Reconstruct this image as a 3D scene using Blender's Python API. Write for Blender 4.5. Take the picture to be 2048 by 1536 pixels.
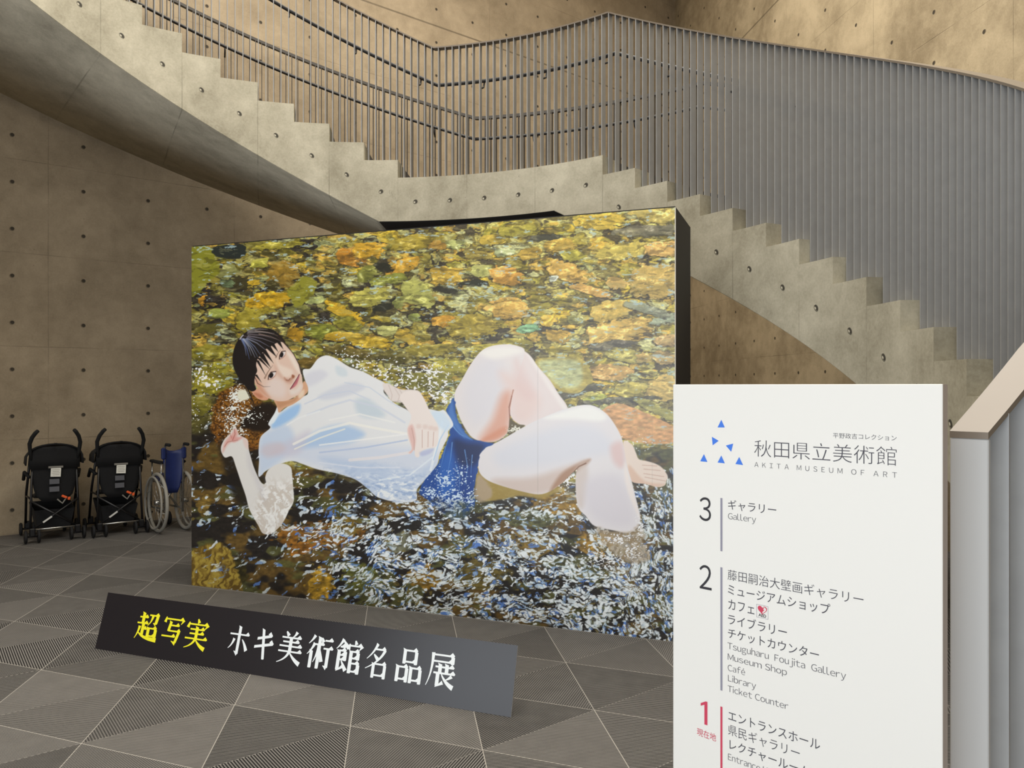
import bpy, math, random
import numpy as np
from mathutils import Vector, Matrix

for _o in list(bpy.data.objects):
    bpy.data.objects.remove(_o)
SC = bpy.context.scene
COL = SC.collection
rnd = random.Random(7)

# ------------------------------------------------------------------ camera, sky, light, exposure
EYE = 1.5            # camera height above the hall floor (m)
FPX = 1539.0         # focal length in pixels of the 2048 x 1536 frame
HZ = 772.0           # row of the horizon
cam_d = bpy.data.cameras.new('camera')
cam_d.sensor_width = 36.0
cam_d.lens = 36.0 * FPX / 2048.0
cam_d.shift_y = (HZ - 768.0) / 2048.0
cam_d.clip_start = 0.05
cam = bpy.data.objects.new('camera', cam_d)
COL.objects.link(cam)
cam.location = (0, 0, EYE)
cam.rotation_euler = (math.pi / 2, 0, 0)
SC.camera = cam

SC.view_settings.view_transform = 'Standard'
SC.view_settings.look = 'None'
SC.view_settings.gamma = 1.0
SC.view_settings.use_curve_mapping = False
SC.view_settings.exposure = 0.0

W = bpy.data.worlds.new('sky')
SC.world = W
W.use_nodes = True
W.node_tree.nodes['Background'].inputs['Color'].default_value = (0.80, 0.90, 1.0, 1)
W.node_tree.nodes['Background'].inputs['Strength'].default_value = 0.15


def area_light(name, loc, target, sx, sy, power, color):
    d = bpy.data.lights.new(name, 'AREA')
    d.shape = 'RECTANGLE'
    d.size = sx
    d.size_y = sy
    d.energy = power
    d.color = color
    o = bpy.data.objects.new(name, d)
    COL.objects.link(o)
    o.location = loc
    o.rotation_euler = (Vector(target) - Vector(loc)).to_track_quat('-Z', 'Y').to_euler()
    return o


# stair geometry: centre of the round stair, radii, riser height
CX, CY = -1.2636, 3.751
RI, RO = 3.254, 5.24
RISE = EYE / 9.28
# the hall is an equilateral triangle: corner far ahead, the other two beside and behind the camera
CORNER = Vector((3.03, 14.32))
LD = Vector((-0.776, -0.630)).normalized()     # along wall_left from the far corner
RD = Vector((0.125, -0.992)).normalized()      # along wall_right from the far corner
WALL_LEN = 19.0
WALL_H = 9.3
VB = CORNER + LD * WALL_LEN
VC = CORNER + RD * WALL_LEN
FD = (VC - VB).normalized()                    # along the glazed front wall
FN = Vector((-FD.y, FD.x))                     # its normal, into the hall
if FN.dot(Vector((CX, CY)) - VB) < 0:
    FN = -FN
FLEN = (VC - VB).length
# daylight: high glazing in the front wall, the glass entrance below it, and the skylight
_u0 = (Vector((0, 0)) - VB).dot(FD)            # foot of the camera on the front wall
WIN_HI = (_u0 - 6.0, _u0 + 4.0, 5.0, 8.8)
WIN_LO = (_u0 - 4.8, _u0 + 1.2, 0.05, 2.75)


def front_light(name, w, power, color):
    c = VB + FD * (0.5 * (w[0] + w[1])) - FN * 0.25
    z = 0.5 * (w[2] + w[3])
    return area_light(name, (c.x, c.y, z), (c.x + FN.x, c.y + FN.y, z), w[1] - w[0], w[3] - w[2], power, color)


front_light('daylight_high_glazing', WIN_HI, 300, (1.0, 0.985, 0.95))
front_light('daylight_entrance', WIN_LO, 245, (0.88, 0.94, 1.0))
SKY_C, SKY_X, SKY_Y = (0.2, 5.3), 8.0, 7.4
area_light('daylight_skylight', (SKY_C[0], SKY_C[1], WALL_H + 0.3), (SKY_C[0], SKY_C[1], 0), SKY_X, SKY_Y, 1180, (1.0, 0.95, 0.86)).rotation_euler = (0, 0, 0)


# ------------------------------------------------------------------ small tools
def srgb(r, g, b):
    def f(c):
        c /= 255.0
        return c / 12.92 if c <= 0.04045 else ((c + 0.055) / 1.055) ** 2.4
    return (f(r), f(g), f(b), 1.0)


class NT:
    """short-hand for building a node tree"""
    def __init__(self, name):
        self.m = bpy.data.materials.new(name)
        self.m.use_nodes = True
        self.t = self.m.node_tree
        self.b = self.t.nodes['Principled BSDF']

    def n(self, kind, **kw):
        x = self.t.nodes.new(kind)
        for k, v in kw.items():
            setattr(x, k, v)
        return x

    def put(self, sock, v):
        if hasattr(v, 'bl_idname') or isinstance(v, bpy.types.NodeSocket):
            self.t.links.new(v, sock)
        else:
            sock.default_value = v

    def math(self, op, a, b=0.0, c=None, clamp=False):
        x = self.n('ShaderNodeMath', operation=op, use_clamp=clamp)
        self.put(x.inputs[0], a)
        self.put(x.inputs[1], b)
        if c is not None:
            self.put(x.inputs[2], c)
        return x.outputs[0]

    def mix(self, fac, a, b):
        x = self.n('ShaderNodeMix', data_type='RGBA')
        self.put(x.inputs[0], fac)
        self.put(x.inputs[6], a)
        self.put(x.inputs[7], b)
        return x.outputs[2]

    def noise(self, vec, scale, detail=4.0, rough=0.55, dist=0.0):
        x = self.n('ShaderNodeTexNoise')
        if vec is not None:
            self.t.links.new(vec, x.inputs['Vector'])
        x.inputs['Scale'].default_value = scale
        x.inputs['Detail'].default_value = detail
        x.inputs['Roughness'].default_value = rough
        x.inputs['Distortion'].default_value = dist
        return x.outputs['Fac']

    def ramp(self, fac, stops):
        x = self.n('ShaderNodeValToRGB')
        e = x.color_ramp.elements
        while len(e) < len(stops):
            e.new(0.5)
        for el, (p, c) in zip(e, stops):
            el.position = p
            el.color = c
        self.t.links.new(fac, x.inputs[0])
        return x.outputs[0]

    def sep(self, vec):
        x = self.n('ShaderNodeSeparateXYZ')
        self.t.links.new(vec, x.inputs[0])
        return x.outputs

    def bump(self, height, dist=0.01, strength=0.5):
        x = self.n('ShaderNodeBump')
        x.inputs['Distance'].default_value = dist
        x.inputs['Strength'].default_value = strength
        self.t.links.new(height, x.inputs['Height'])
        self.t.links.new(x.outputs[0], self.b.inputs['Normal'])

    def step_dist(self, coord, period, offset):
        """distance to the nearest line of a periodic family"""
        a = self.math('ADD', coord, -offset + period / 2)
        a = self.math('FLOORED_MODULO', a, period)
        a = self.math('SUBTRACT', a, period / 2)
        return self.math('ABSOLUTE', a), a


def plain(name, col, rough=0.6, metal=0.0, noise=0.0, scale=30.0, coat=0.0, spec=0.5):
    k = NT(name)
    k.b.inputs['Roughness'].default_value = rough
    k.b.inputs['Metallic'].default_value = metal
    k.b.inputs['Coat Weight'].default_value = coat
    k.b.inputs['Specular IOR Level'].default_value = spec
    if noise:
        tc = k.n('ShaderNodeTexCoord')
        f = k.noise(tc.outputs['Object'], scale, 3.0)
        lo = tuple(c * (1 - noise) for c in col[:3]) + (1,)
        hi = tuple(min(1, c * (1 + noise)) for c in col[:3]) + (1,)
        k.t.links.new(k.ramp(f, [(0.3, lo), (0.7, hi)]), k.b.inputs['Base Color'])
    else:
        k.b.inputs['Base Color'].default_value = col
    return k.m


def obj(name, verts, faces, mat, parent=None, smooth=False, uv=None, mats=None, fmat=None):
    me = bpy.data.meshes.new(name)
    me.from_pydata([tuple(v) for v in verts], [], faces)
    me.materials.append(mat)
    for m in mats or []:
        me.materials.append(m)
    if fmat:
        me.polygons.foreach_set('material_index', fmat)
    if uv is not None:
        l = me.uv_layers.new(name='UVMap')
        idx = np.empty(len(me.loops), dtype=np.int32)
        me.loops.foreach_get('vertex_index', idx)
        l.data.foreach_set('uv', np.asarray(uv, dtype=np.float32)[idx].ravel())
    if smooth:
        me.polygons.foreach_set('use_smooth', [True] * len(me.polygons))
    me.update()
    o = bpy.data.objects.new(name, me)
    COL.objects.link(o)
    if parent is not None:
        o.parent = parent
    return o


def tag(o, label, cat, group=None):
    o['label'] = label
    o['category'] = cat
    if group:
        o['group'] = group
    return o


def empty(name, loc, rz=0.0):
    o = bpy.data.objects.new(name, None)
    COL.objects.link(o)
    o.location = loc
    o.rotation_euler = (0, 0, rz)
    o.empty_display_size = 0.1
    return o


def structure(o):
    o['kind'] = 'structure'
    return o


class MB:
    """collects boxes, bars, tubes and rings for ONE mesh"""
    def __init__(self):
        self.v, self.f, self.s = [], [], []

    def add(self, v, f, smooth=False):
        k = len(self.v)
        self.v += [tuple(p) for p in v]
        self.f += [tuple(i + k for i in q) for q in f]
        self.s += [smooth] * len(f)
        return self

    def box(self, c, s, rot=None, bev=0.0):
        hx, hy, hz = s[0] / 2, s[1] / 2, s[2] / 2
        c = Vector(c)
        R = rot if rot is not None else Matrix.Identity(3)
        if bev <= 0 or bev * 2.2 > min(s):
            pts = [(x, y, z) for z in (-hz, hz) for y in (-hy, hy) for x in (-hx, hx)]
            fs = [(0, 2, 3, 1), (4, 5, 7, 6), (0, 1, 5, 4), (2, 6, 7, 3), (0, 4, 6, 2), (1, 3, 7, 5)]
            return self.add([c + R @ Vector(p) for p in pts], fs)
        b = bev
        pts, fs, key = [], [], {}
        for sx in (-1, 1):
            for sy in (-1, 1):
                for sz in (-1, 1):
                    for ax in range(3):
                        q = [sx * (hx - b), sy * (hy - b), sz * (hz - b)]
                        q[ax] = (sx * hx, sy * hy, sz * hz)[ax]
                        key[(sx, sy, sz, ax)] = len(pts)
                        pts.append(q)
        def K(s_, ax):
            return key[(s_[0], s_[1], s_[2], ax)]
        for ax in range(3):
            o1, o2 = [a for a in range(3) if a != ax]
            for sg in (-1, 1):
                loop = []
                for a, bb in ((-1, -1), (1, -1), (1, 1), (-1, 1)):
                    q = [0, 0, 0]
                    q[ax], q[o1], q[o2] = sg, a, bb
                    loop.append(K(q, ax))
                fs.append(tuple(loop))
            for a in (-1, 1):
                for bb in (-1, 1):
                    q0, q1 = [0, 0, 0], [0, 0, 0]
                    q0[ax], q0[o1], q0[o2] = -1, a, bb
                    q1[ax], q1[o1], q1[o2] = 1, a, bb
                    fs.append((K(q0, o1), K(q1, o1), K(q1, o2), K(q0, o2)))
        for sx in (-1, 1):
            for sy in (-1, 1):
                for sz in (-1, 1):
                    fs.append(tuple(K((sx, sy, sz), a) for a in range(3)))
        return self.add([c + R @ Vector(p) for p in pts], fs)

    def tube(self, path, r, n=8, closed=False, caps=True):
        P = [Vector(p) for p in path]
        m = len(P)
        rr = r if hasattr(r, '__len__') else [r] * m
        v, f = [], []
        up = None
        for i, p in enumerate(P):
            a = P[i - 1] if (i > 0 or closed) else p
            b = P[(i + 1) % m] if (i < m - 1 or closed) else p
            t = (b - a).normalized()
            if up is None:
                up = Vector((0, 0, 1)) if abs(t.z) < 0.9 else Vector((1, 0, 0))
            side = t.cross(up)
            if side.length < 1e-4:
                side = t.cross(Vector((1, 0.3, 0)))
            side.normalize()
            up = side.cross(t).normalized()
            for k in range(n):
                w = 2 * math.pi * k / n
                v.append(p + (side * math.cos(w) + up * math.sin(w)) * rr[i])
        for i in range(m if closed else m - 1):
            j = (i + 1) % m
            for k in range(n):
                l = (k + 1) % n
                f.append((i * n + k, i * n + l, j * n + l, j * n + k))
        if caps and not closed:
            f.append(tuple(range(n))[::-1])
            f.append(tuple((m - 1) * n + k for k in range(n)))
        return self.add(v, f, True)

    def ring(self, c, R, r, axis='x', n=40, k=8):
        pts = []
        for i in range(n):
            w = 2 * math.pi * i / n
            a, b = R * math.cos(w), R * math.sin(w)
            q = {'x': (0, a, b), 'y': (a, 0, b), 'z': (a, b, 0)}[axis]
            pts.append(Vector(c) + Vector(q))
        return self.tube(pts, r, k, closed=True)

    def build(self, name, mat, parent=None):
        o = obj(name, self.v, self.f, mat, parent)
        o.data.polygons.foreach_set('use_smooth', self.s)
        return o


def arc(cx, cy, r, a0, a1, n):
    return [(cx + r * math.cos(math.radians(a0 + (a1 - a0) * i / n)), cy + r * math.sin(math.radians(a0 + (a1 - a0) * i / n))) for i in range(n + 1)]


def pol(th, r, z):
    t = math.radians(th)
    return Vector((CX + r * math.cos(t), CY + r * math.sin(t), z))


def copy_tree(o, parent=None):
    c = o.copy()
    COL.objects.link(c)
    c.parent = parent
    for ch in [x for x in bpy.data.objects if x.parent == o]:
        copy_tree(ch, c)
    return c


# ------------------------------------------------------------------ concrete
def concrete(name, base, dark, pu, ou, pv, ov, hu, hou, hv, hov, coord='Object', blotch=1.0, hole=True, jw=0.006, hr=0.0225, plug=False, pour=None):
    """fair-faced concrete: cloudy tone, form-work joints and plugged tie holes"""
    k = NT(name)
    tc = k.n('ShaderNodeTexCoord')
    vec = tc.outputs[coord]
    s = k.sep(vec)
    if coord == 'UV':
        u, v = s[0], s[1]
        nv = tc.outputs['Object']
    else:
        u, v = s[0], s[2]
        nv = vec
    n1 = k.noise(nv, 0.9, 6.0, 0.6, 0.6)
    n2 = k.noise(nv, 6.0, 6.0, 0.65, 0.3)
    n3 = k.noise(nv, 60.0, 4.0, 0.7)
    f = k.math('MULTIPLY', n1, 0.55 * blotch)
    f = k.math('MULTIPLY_ADD', n2, 0.35, f)
    f = k.math('MULTIPLY_ADD', n3, 0.22, f)
    mid = (0.55 * blotch + 0.57) / 2
    col = k.ramp(f, [(mid - 0.14, dark), (mid + 0.13, base)])
    # small pin holes
    vo = k.n('ShaderNodeTexVoronoi')
    k.t.links.new(nv, vo.inputs['Vector'])
    vo.inputs['Scale'].default_value = 9.0
    pin = k.math('LESS_THAN', vo.outputs['Distance'], 0.035)
    vo2 = k.sep(vo.outputs['Color'])
    pin = k.math('MULTIPLY', pin, k.math('GREATER_THAN', vo2[0], 0.62))
    wob = k.math('MULTIPLY_ADD', k.noise(nv, 1.5, 2.0), 0.012, -0.006)
    du, _ = k.step_dist(k.math('ADD', u, wob), pu, ou)
    dv, _ = k.step_dist(k.math('ADD', v, wob), pv, ov)
    ju = k.math('SUBTRACT', 1.0, k.math('DIVIDE', du, jw), clamp=True)
    jv = k.math('SUBTRACT', 1.0, k.math('DIVIDE', dv, 0.006), clamp=True)
    brk = k.ramp(k.noise(nv, 2.3, 3.0), [(0.4, (0.2,) * 3 + (1,)), (0.62, (1,) * 3 + (1,))])
    jn = k.math('MULTIPLY', k.math('MAXIMUM', ju, jv), brk)
    col = k.mix(k.math('MULTIPLY', jn, 0.55), col, tuple(c * 0.42 for c in dark[:3]) + (1,))
    if pour is not None:
        # the joint between two pours, a deep groove right round the hall
        dp = k.math('ABSOLUTE', k.math('ADD', v, -pour))
        jp = k.math('MULTIPLY', k.math('SUBTRACT', 0.016, dp), 120.0, clamp=True)
        col = k.mix(k.math('MULTIPLY', jp, 0.6), col, tuple(c * 0.35 for c in dark[:3]) + (1,))
        jn = k.math('MAXIMUM', jn, jp)
    h = k.math('MULTIPLY', f, 0.25)
    h = k.math('MULTIPLY_ADD', jn, -0.5, h)
    if hole:
        _, a = k.step_dist(u, hu, hou)
        if coord == 'UV':
            a = k.math('MULTIPLY', a, 0.31)
        if hv:
            _, b = k.step_dist(v, hv, hov)
        else:
            b = k.math('ADD', v, -hov)
        d = k.math('SQRT', k.math('ADD', k.math('MULTIPLY', a, a), k.math('MULTIPLY', b, b)))
        disc = k.math('MULTIPLY', k.math('SUBTRACT', hr, d), 350.0, clamp=True)
        hole_shade = k.math('MULTIPLY', k.math('SUBTRACT', 0.0190, k.math('SQRT', k.math('ADD', k.math('POWER', k.math('ADD', a, 0.004), 2.0), k.math('POWER', k.math('ADD', b, -0.004), 2.0)))), 400.0, clamp=True)
        col = k.mix(k.math('MULTIPLY', disc, 0.55), col, tuple(c * 0.35 for c in dark[:3]) + (1,))
        col = k.mix(k.math('MULTIPLY', hole_shade, 0.80), col, (0.018, 0.015, 0.012, 1))  # off-centre near-black spot paints the shade inside the recessed hole
        if plug:
            pl = k.math('MULTIPLY', k.math('SUBTRACT', 0.0085, k.math('SQRT', k.math('ADD', k.math('POWER', k.math('ADD', a, -0.006), 2.0), k.math('POWER', k.math('ADD', b, 0.003), 2.0)))), 400.0, clamp=True)
            col = k.mix(pl, col, base)
        h = k.math('MULTIPLY_ADD', disc, -2.0, h)
    col = k.mix(k.math('MULTIPLY', pin, 0.6), col, tuple(c * 0.3 for c in dark[:3]) + (1,))
    k.t.links.new(col, k.b.inputs['Base Color'])
    k.b.inputs['Roughness'].default_value = 0.72
    k.b.inputs['Specular IOR Level'].default_value = 0.25
    k.bump(h, 0.006, 0.5)
    return k.m


PANEL_U, PANEL_V, V0 = 1.915, 0.947, 0.955
_tA = (CORNER - Vector((-5.12, 7.70))).dot(-LD)          # wall_left: joint offset measured from the corner
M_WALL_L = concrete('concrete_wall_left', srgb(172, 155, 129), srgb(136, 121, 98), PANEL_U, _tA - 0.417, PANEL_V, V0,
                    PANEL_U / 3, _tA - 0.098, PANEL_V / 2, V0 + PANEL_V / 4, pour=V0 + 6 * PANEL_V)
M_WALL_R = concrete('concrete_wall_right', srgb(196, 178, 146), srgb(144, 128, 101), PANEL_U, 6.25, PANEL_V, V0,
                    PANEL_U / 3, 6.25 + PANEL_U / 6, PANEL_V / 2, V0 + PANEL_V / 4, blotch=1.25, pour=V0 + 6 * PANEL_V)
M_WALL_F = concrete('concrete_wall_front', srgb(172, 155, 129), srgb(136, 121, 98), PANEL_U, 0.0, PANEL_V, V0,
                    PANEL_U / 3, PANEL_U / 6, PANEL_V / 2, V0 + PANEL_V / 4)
M_STRINGER = concrete('concrete_stringer', srgb(200, 193, 172), srgb(150, 143, 123), 2.0, 0.0, 50.0, 25.0,
                      1.0, 0.5, 0, 0.0, coord='UV', jw=0.018, hr=0.021, plug=True)
M_SOFFIT = concrete('concrete_soffit', srgb(206, 198, 178), srgb(156, 149, 132), 2.0, 0.0, 50.0, 25.0,
                    1.0, 0.5, 0, 0.0, coord='UV', hole=False, jw=0.02)
M_CEIL = plain('concrete_ceiling', srgb(180, 165, 135), 0.8, noise=0.1, scale=2.0)
M_SKIRT = plain('dark_steel', srgb(40, 38, 36), 0.5)
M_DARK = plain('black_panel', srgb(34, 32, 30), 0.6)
M_STEP = plain('dark_step_carpet', srgb(78, 74, 70), 0.95, noise=0.15, scale=120)
# ------------------------------------------------------------------ the hall
def wall(name, p, d, length, mat, thick=0.3, holes=None):
    """a wall in its own frame: x along it, y outwards, z up; holes = list of (u0,u1,z0,z1)"""
    n_in = Vector((-d.y, d.x))
    if n_in.dot(Vector((CX, CY)) - p) < 0:
        n_in = -n_in
        flip = True
    else:
        flip = False
    us = sorted({0.0, length} | {h[i] for h in holes or [] for i in (0, 1)})
    zs = sorted({0.0, WALL_H} | {h[i] for h in holes or [] for i in (2, 3)})
    m = MB()
    for a, b in zip(us, us[1:]):
        for c, e in zip(zs, zs[1:]):
            if any(h[0] <= a and b <= h[1] and h[2] <= c and e <= h[3] for h in holes or []):
                continue
            y0, y1 = (0, thick) if flip else (-thick, 0)
            m.box(((a + b) / 2, (y0 + y1) / 2, (c + e) / 2), (b - a, thick, e - c))
    o = m.build(name, mat)
    o.location = (p.x, p.y, 0)
    o.rotation_euler = (0, 0, math.atan2(d.y, d.x))
    return structure(o)


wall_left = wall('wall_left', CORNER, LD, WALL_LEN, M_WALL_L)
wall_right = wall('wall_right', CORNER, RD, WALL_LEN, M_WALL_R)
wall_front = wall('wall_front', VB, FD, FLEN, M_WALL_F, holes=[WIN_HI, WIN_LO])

# the glazed front: mullions and clear panes, beside and behind the camera
M_ALU = plain('dark_bronze_frame', srgb(60, 58, 55), 0.4, 0.6)
for i_, (w_, n_, rows) in enumerate(((WIN_HI, 8, (6.9,)), (WIN_LO, 4, (2.2,)))):
    wf = MB()
    for i in range(n_ + 1):
        u = w_[0] + (w_[1] - w_[0]) * i / n_
        wf.box((u, -0.15, (w_[2] + w_[3]) / 2), (0.05, 0.10, w_[3] - w_[2]))
    for z in (w_[2] + 0.025, w_[3] - 0.025) + rows:
        wf.box(((w_[0] + w_[1]) / 2, -0.15, z), (w_[1] - w_[0], 0.09, 0.05))
    win = wf.build('window_%d' % (i_ + 1), M_ALU)
    win.location = (VB.x, VB.y, 0)
    win.rotation_euler = (0, 0, math.atan2(FD.y, FD.x))
    structure(win)

# ceiling with a square skylight over the stair
sx0, sx1, sy0, sy1 = SKY_C[0] - SKY_X / 2, SKY_C[0] + SKY_X / 2, SKY_C[1] - SKY_Y / 2, SKY_C[1] + SKY_Y / 2
m = MB()
X0, X1, Y0, Y1 = -13, 7, -6.5, 16
for a, b, c, e in ((X0, sx0, Y0, Y1), (sx1, X1, Y0, Y1), (sx0, sx1, Y0, sy0), (sx0, sx1, sy1, Y1)):
    m.box(((a + b) / 2, (c + e) / 2, WALL_H + 0.15), (b - a, e - c, 0.3))
structure(m.build('ceiling', M_CEIL))


# floor: carpet laid in equilateral triangles, each one ribbed in one of three directions
def floor_material():
    k = NT('triangle_rib_carpet')
    tc = k.n('ShaderNodeTexCoord')
    s = k.sep(tc.outputs['Object'])
    O = Vector((-0.713, 3.395))
    a = Vector((0.592, -0.224))
    b = Vector((0.502, 0.390))
    det = a.x * b.y - a.y * b.x
    x = k.math('ADD', s[0], -O.x)
    y = k.math('ADD', s[1], -O.y)
    p = k.math('ADD', k.math('MULTIPLY', x, b.y / det), k.math('MULTIPLY', y, -b.x / det))
    q = k.math('ADD', k.math('MULTIPLY', x, -a.y / det), k.math('MULTIPLY', y, a.x / det))
    pf, qf = k.math('FLOOR', p), k.math('FLOOR', q)
    r = k.math('ADD', p, q)
    rf = k.math('FLOOR', r)
    cv = k.n('ShaderNodeCombineXYZ')
    for i, w in enumerate((pf, qf, rf)):
        k.t.links.new(w, cv.inputs[i])
    wn = k.n('ShaderNodeTexWhiteNoise', noise_dimensions='3D')
    k.t.links.new(cv.outputs[0], wn.inputs['Vector'])
    hsh = wn.outputs['Value']
    hs2 = k.sep(wn.outputs['Color'])[1]
    # which way the ribs run
    dirs = [a.normalized(), b.normalized(), (b - a).normalized()]
    co = [k.math('ADD', k.math('MULTIPLY', s[0], d.x), k.math('MULTIPLY', s[1], d.y)) for d in dirs]
    c1 = k.math('LESS_THAN', hsh, 0.40)
    c2 = k.math('LESS_THAN', hsh, 0.70)
    cc = k.math('ADD', k.math('MULTIPLY', co[0], c1),
                k.math('ADD', k.math('MULTIPLY', co[1], k.math('SUBTRACT', c2, c1)),
                       k.math('MULTIPLY', co[2], k.math('SUBTRACT', 1.0, c2))))
    st = k.math('SINE', k.math('MULTIPLY', cc, 2 * math.pi / 0.0115))
    st = k.math('MULTIPLY_ADD', st, 1.3, 0.5, clamp=True)
    cst = k.math('MULTIPLY_ADD', k.math('GREATER_THAN', hs2, 0.45), 0.5, 0.5)
    st = k.math('MULTIPLY_ADD', k.math('SUBTRACT', st, 0.5), cst, 0.5)
    spk = k.noise(tc.outputs['Object'], 420.0, 3.0, 0.7)
    cl = k.noise(tc.outputs['Object'], 9.0, 3.0, 0.6)
    st = k.math('ADD', st, k.math('MULTIPLY_ADD', spk, 0.9, -0.45))
    st = k.math('ADD', st, k.math('MULTIPLY_ADD', cl, 0.25, -0.125))
    st = k.math('ADD', st, k.math('MULTIPLY_ADD', k.sep(wn.outputs['Color'])[2], 0.36, -0.18))
    col = k.ramp(st, [(0.0, srgb(17, 16, 15)), (1.0, srgb(124, 120, 115))])
    # seams
    def seam(w, width):
        d, _ = k.step_dist(w, 1.0, 0.0)
        return k.math('MULTIPLY', k.math('SUBTRACT', width, d), 1.0 / width * 2.0, clamp=True)
    s1 = seam(q, 0.0042)
    s2 = seam(r, 0.0042)
    s3 = seam(p, 0.0040)
    dash = k.math('GREATER_THAN', k.math('SINE', k.math('MULTIPLY', q, 2 * math.pi * 28)), -0.2)
    s3 = k.math('MULTIPLY', k.math('MULTIPLY', s3, dash), 0.55)
    sm = k.math('MAXIMUM', k.math('MAXIMUM', s1, s2), s3)
    col = k.mix(k.math('MULTIPLY', sm, 0.7), col, srgb(190, 184, 174))
    k.t.links.new(col, k.b.inputs['Base Color'])
    k.b.inputs['Roughness'].default_value = 0.85
    k.b.inputs['Specular IOR Level'].default_value = 0.3
    k.bump(st, 0.002, 0.4)
    return k.m


fl = MB()
e = 0.4
fl.add([(VB.x - 1, VB.y - 0.3, 0), (VC.x + 0.7, VC.y - 0.6, 0), (CORNER.x + 0.4, CORNER.y + 0.8, 0),
        (VB.x - 1, VB.y - 0.3, -0.2), (VC.x + 0.7, VC.y - 0.6, -0.2), (CORNER.x + 0.4, CORNER.y + 0.8, -0.2)],
       [(0, 1, 2), (5, 4, 3), (0, 3, 4, 1), (1, 4, 5, 2), (2, 5, 3, 0)])
structure(fl.build('floor', floor_material()))

# ------------------------------------------------------------------ the round stair
SA_R, SA_L = 5.41, 5.46            # degrees per step, right and left flight
TH_R, TH_L = 51.92, 86.04          # risers that bound the landing
N_LAND = 11.72                     # tread heights in risers above the eye
N_UP, N_DN = 17, 20                # steps built above and below the landing
TH_TOP = TH_L + SA_L * N_UP
TH_BOT = TH_R - SA_R * N_DN


def Z(n):
    return EYE + n * RISE


def tread_n(th):
    if th > TH_L:
        return N_LAND + math.ceil((th - TH_L) / SA_L - 1e-9)
    if th < TH_R:
        return N_LAND - math.ceil((TH_R - th) / SA_R - 1e-9)
    return N_LAND


def nosing_n(th):
    if th > TH_L - SA_L:
        return N_LAND + (th - TH_L) / SA_L + 1
    if th < TH_R:
        return N_LAND - (TH_R - th) / SA_R
    return N_LAND


def soffit_n(th):
    l = N_LAND - 3.0 + (th - TH_L) / SA_L
    q = N_LAND - 3.95 + (th - TH_R) / SA_R
    n = N_LAND - 2.45
    if th > TH_L:
        return max(l, n)
    if th < 70:
        return max(min(q, n), (0.0 - EYE) / RISE + 0.02)
    return n


def step_u(th):
    if th > TH_L:
        return (th - TH_L) / SA_L
    if th < TH_R:
        return (th - TH_R) / SA_R
    return (th - TH_R) / (TH_L - TH_R) * 6.0


CR_L = TH_L + SA_L * 0.55          # creases where flights meet the landing
CR_R = TH_R + SA_R * 1.50
stops = []                          # (angle, tread on the low side, tread on the high side)
risers = [TH_R - SA_R * i for i in range(N_DN, -1, -1)] + [TH_L + SA_L * i for i in range(N_UP + 1)]


def columns():
    out = []
    for a, b in zip(risers, risers[1:]):
        mid = (a + b) / 2
        n = tread_n(mid)
        ths = [a + (b - a) * i / (24 if b - a > 10 else 4) for i in range((24 if b - a > 10 else 4) + 1)]
        ths = sorted(set(ths) | {t for t in (CR_L, CR_R) if a < t < b})
        out += [(t, n) for t in ths]
    return out


stair = empty('staircase', (CX, CY, 0))
tag(stair, 'round concrete staircase rising from the right, over a landing, up to the left', 'staircase')
L_ = Vector((CX, CY, 0))
cols = columns()
v, f, uv = [], [], []
TW = 0.20
for t, n in cols:
    zt, zb = Z(n), Z(soffit_n(t))
    u = step_u(t)
    if TH_R <= t <= TH_L:
        zh = Z(N_LAND - 2.45 + 1.07)
    else:
        zh = Z(soffit_n(t) + 1.67)
    for r_, z in ((RI, zt), (RI, zb), (RI + TW, zt), (RI + TW, zb)):
        v.append(pol(t, r_, z) - L_)
        uv.append((u, z - zh))
for i in range(len(cols) - 1):
    a, b = 4 * i, 4 * (i + 1)
    if cols[i][0] != cols[i + 1][0]:
        f += [(a, a + 1, b + 1, b), (a + 2, b + 2, b + 3, a + 3), (a + 1, a + 3, b + 3, b + 1)]
    f.append((a, b, b + 2, a + 2))
f += [(0, 2, 3, 1), tuple(4 * (len(cols) - 1) + j for j in (0, 1, 3, 2))]
stg = obj('inner_stringer', v, f, M_STRINGER, stair, uv=uv)
stg['label'] = 'pale stepped concrete stringer with joints and plugged tie holes'

# sloping soffits of the two flights (grey concrete) and the black underside of the landing
def soffit(name, t0, t1, mat, ro=RO + 0.02):
    N = max(4, int((t1 - t0) / 1.0))
    v, f, uv = [], [], []
    for i in range(N + 1):
        t = t0 + (t1 - t0) * i / N
        z = Z(soffit_n(t))
        for r_, zz in ((RI + 0.004, z - 0.004), (ro, z - 0.004), (ro, z + 0.14), (RI + 0.02, z + 0.14)):
            v.append(pol(t, r_, zz) - L_)
            uv.append((step_u(t), r_))
    for i in range(N):
        for j in range(4):
            k_ = (j + 1) % 4
            f.append((4 * i + j, 4 * i + k_, 4 * i + 4 + k_, 4 * i + 4 + j))
    f += [(0, 3, 2, 1), tuple(4 * N + j for j in range(4))]
    o = obj(name, v, f, mat, stair, uv=uv)
    o.data.polygons.foreach_set('use_smooth', [i % 4 == 0 for i in range(len(f))])
    return o


soffit('soffit', CR_L, TH_TOP, M_SOFFIT)
soffit('soffit', TH_BOT + 8, CR_R, M_SOFFIT)
soffit('landing_underside', CR_R, CR_L, M_DARK)


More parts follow.
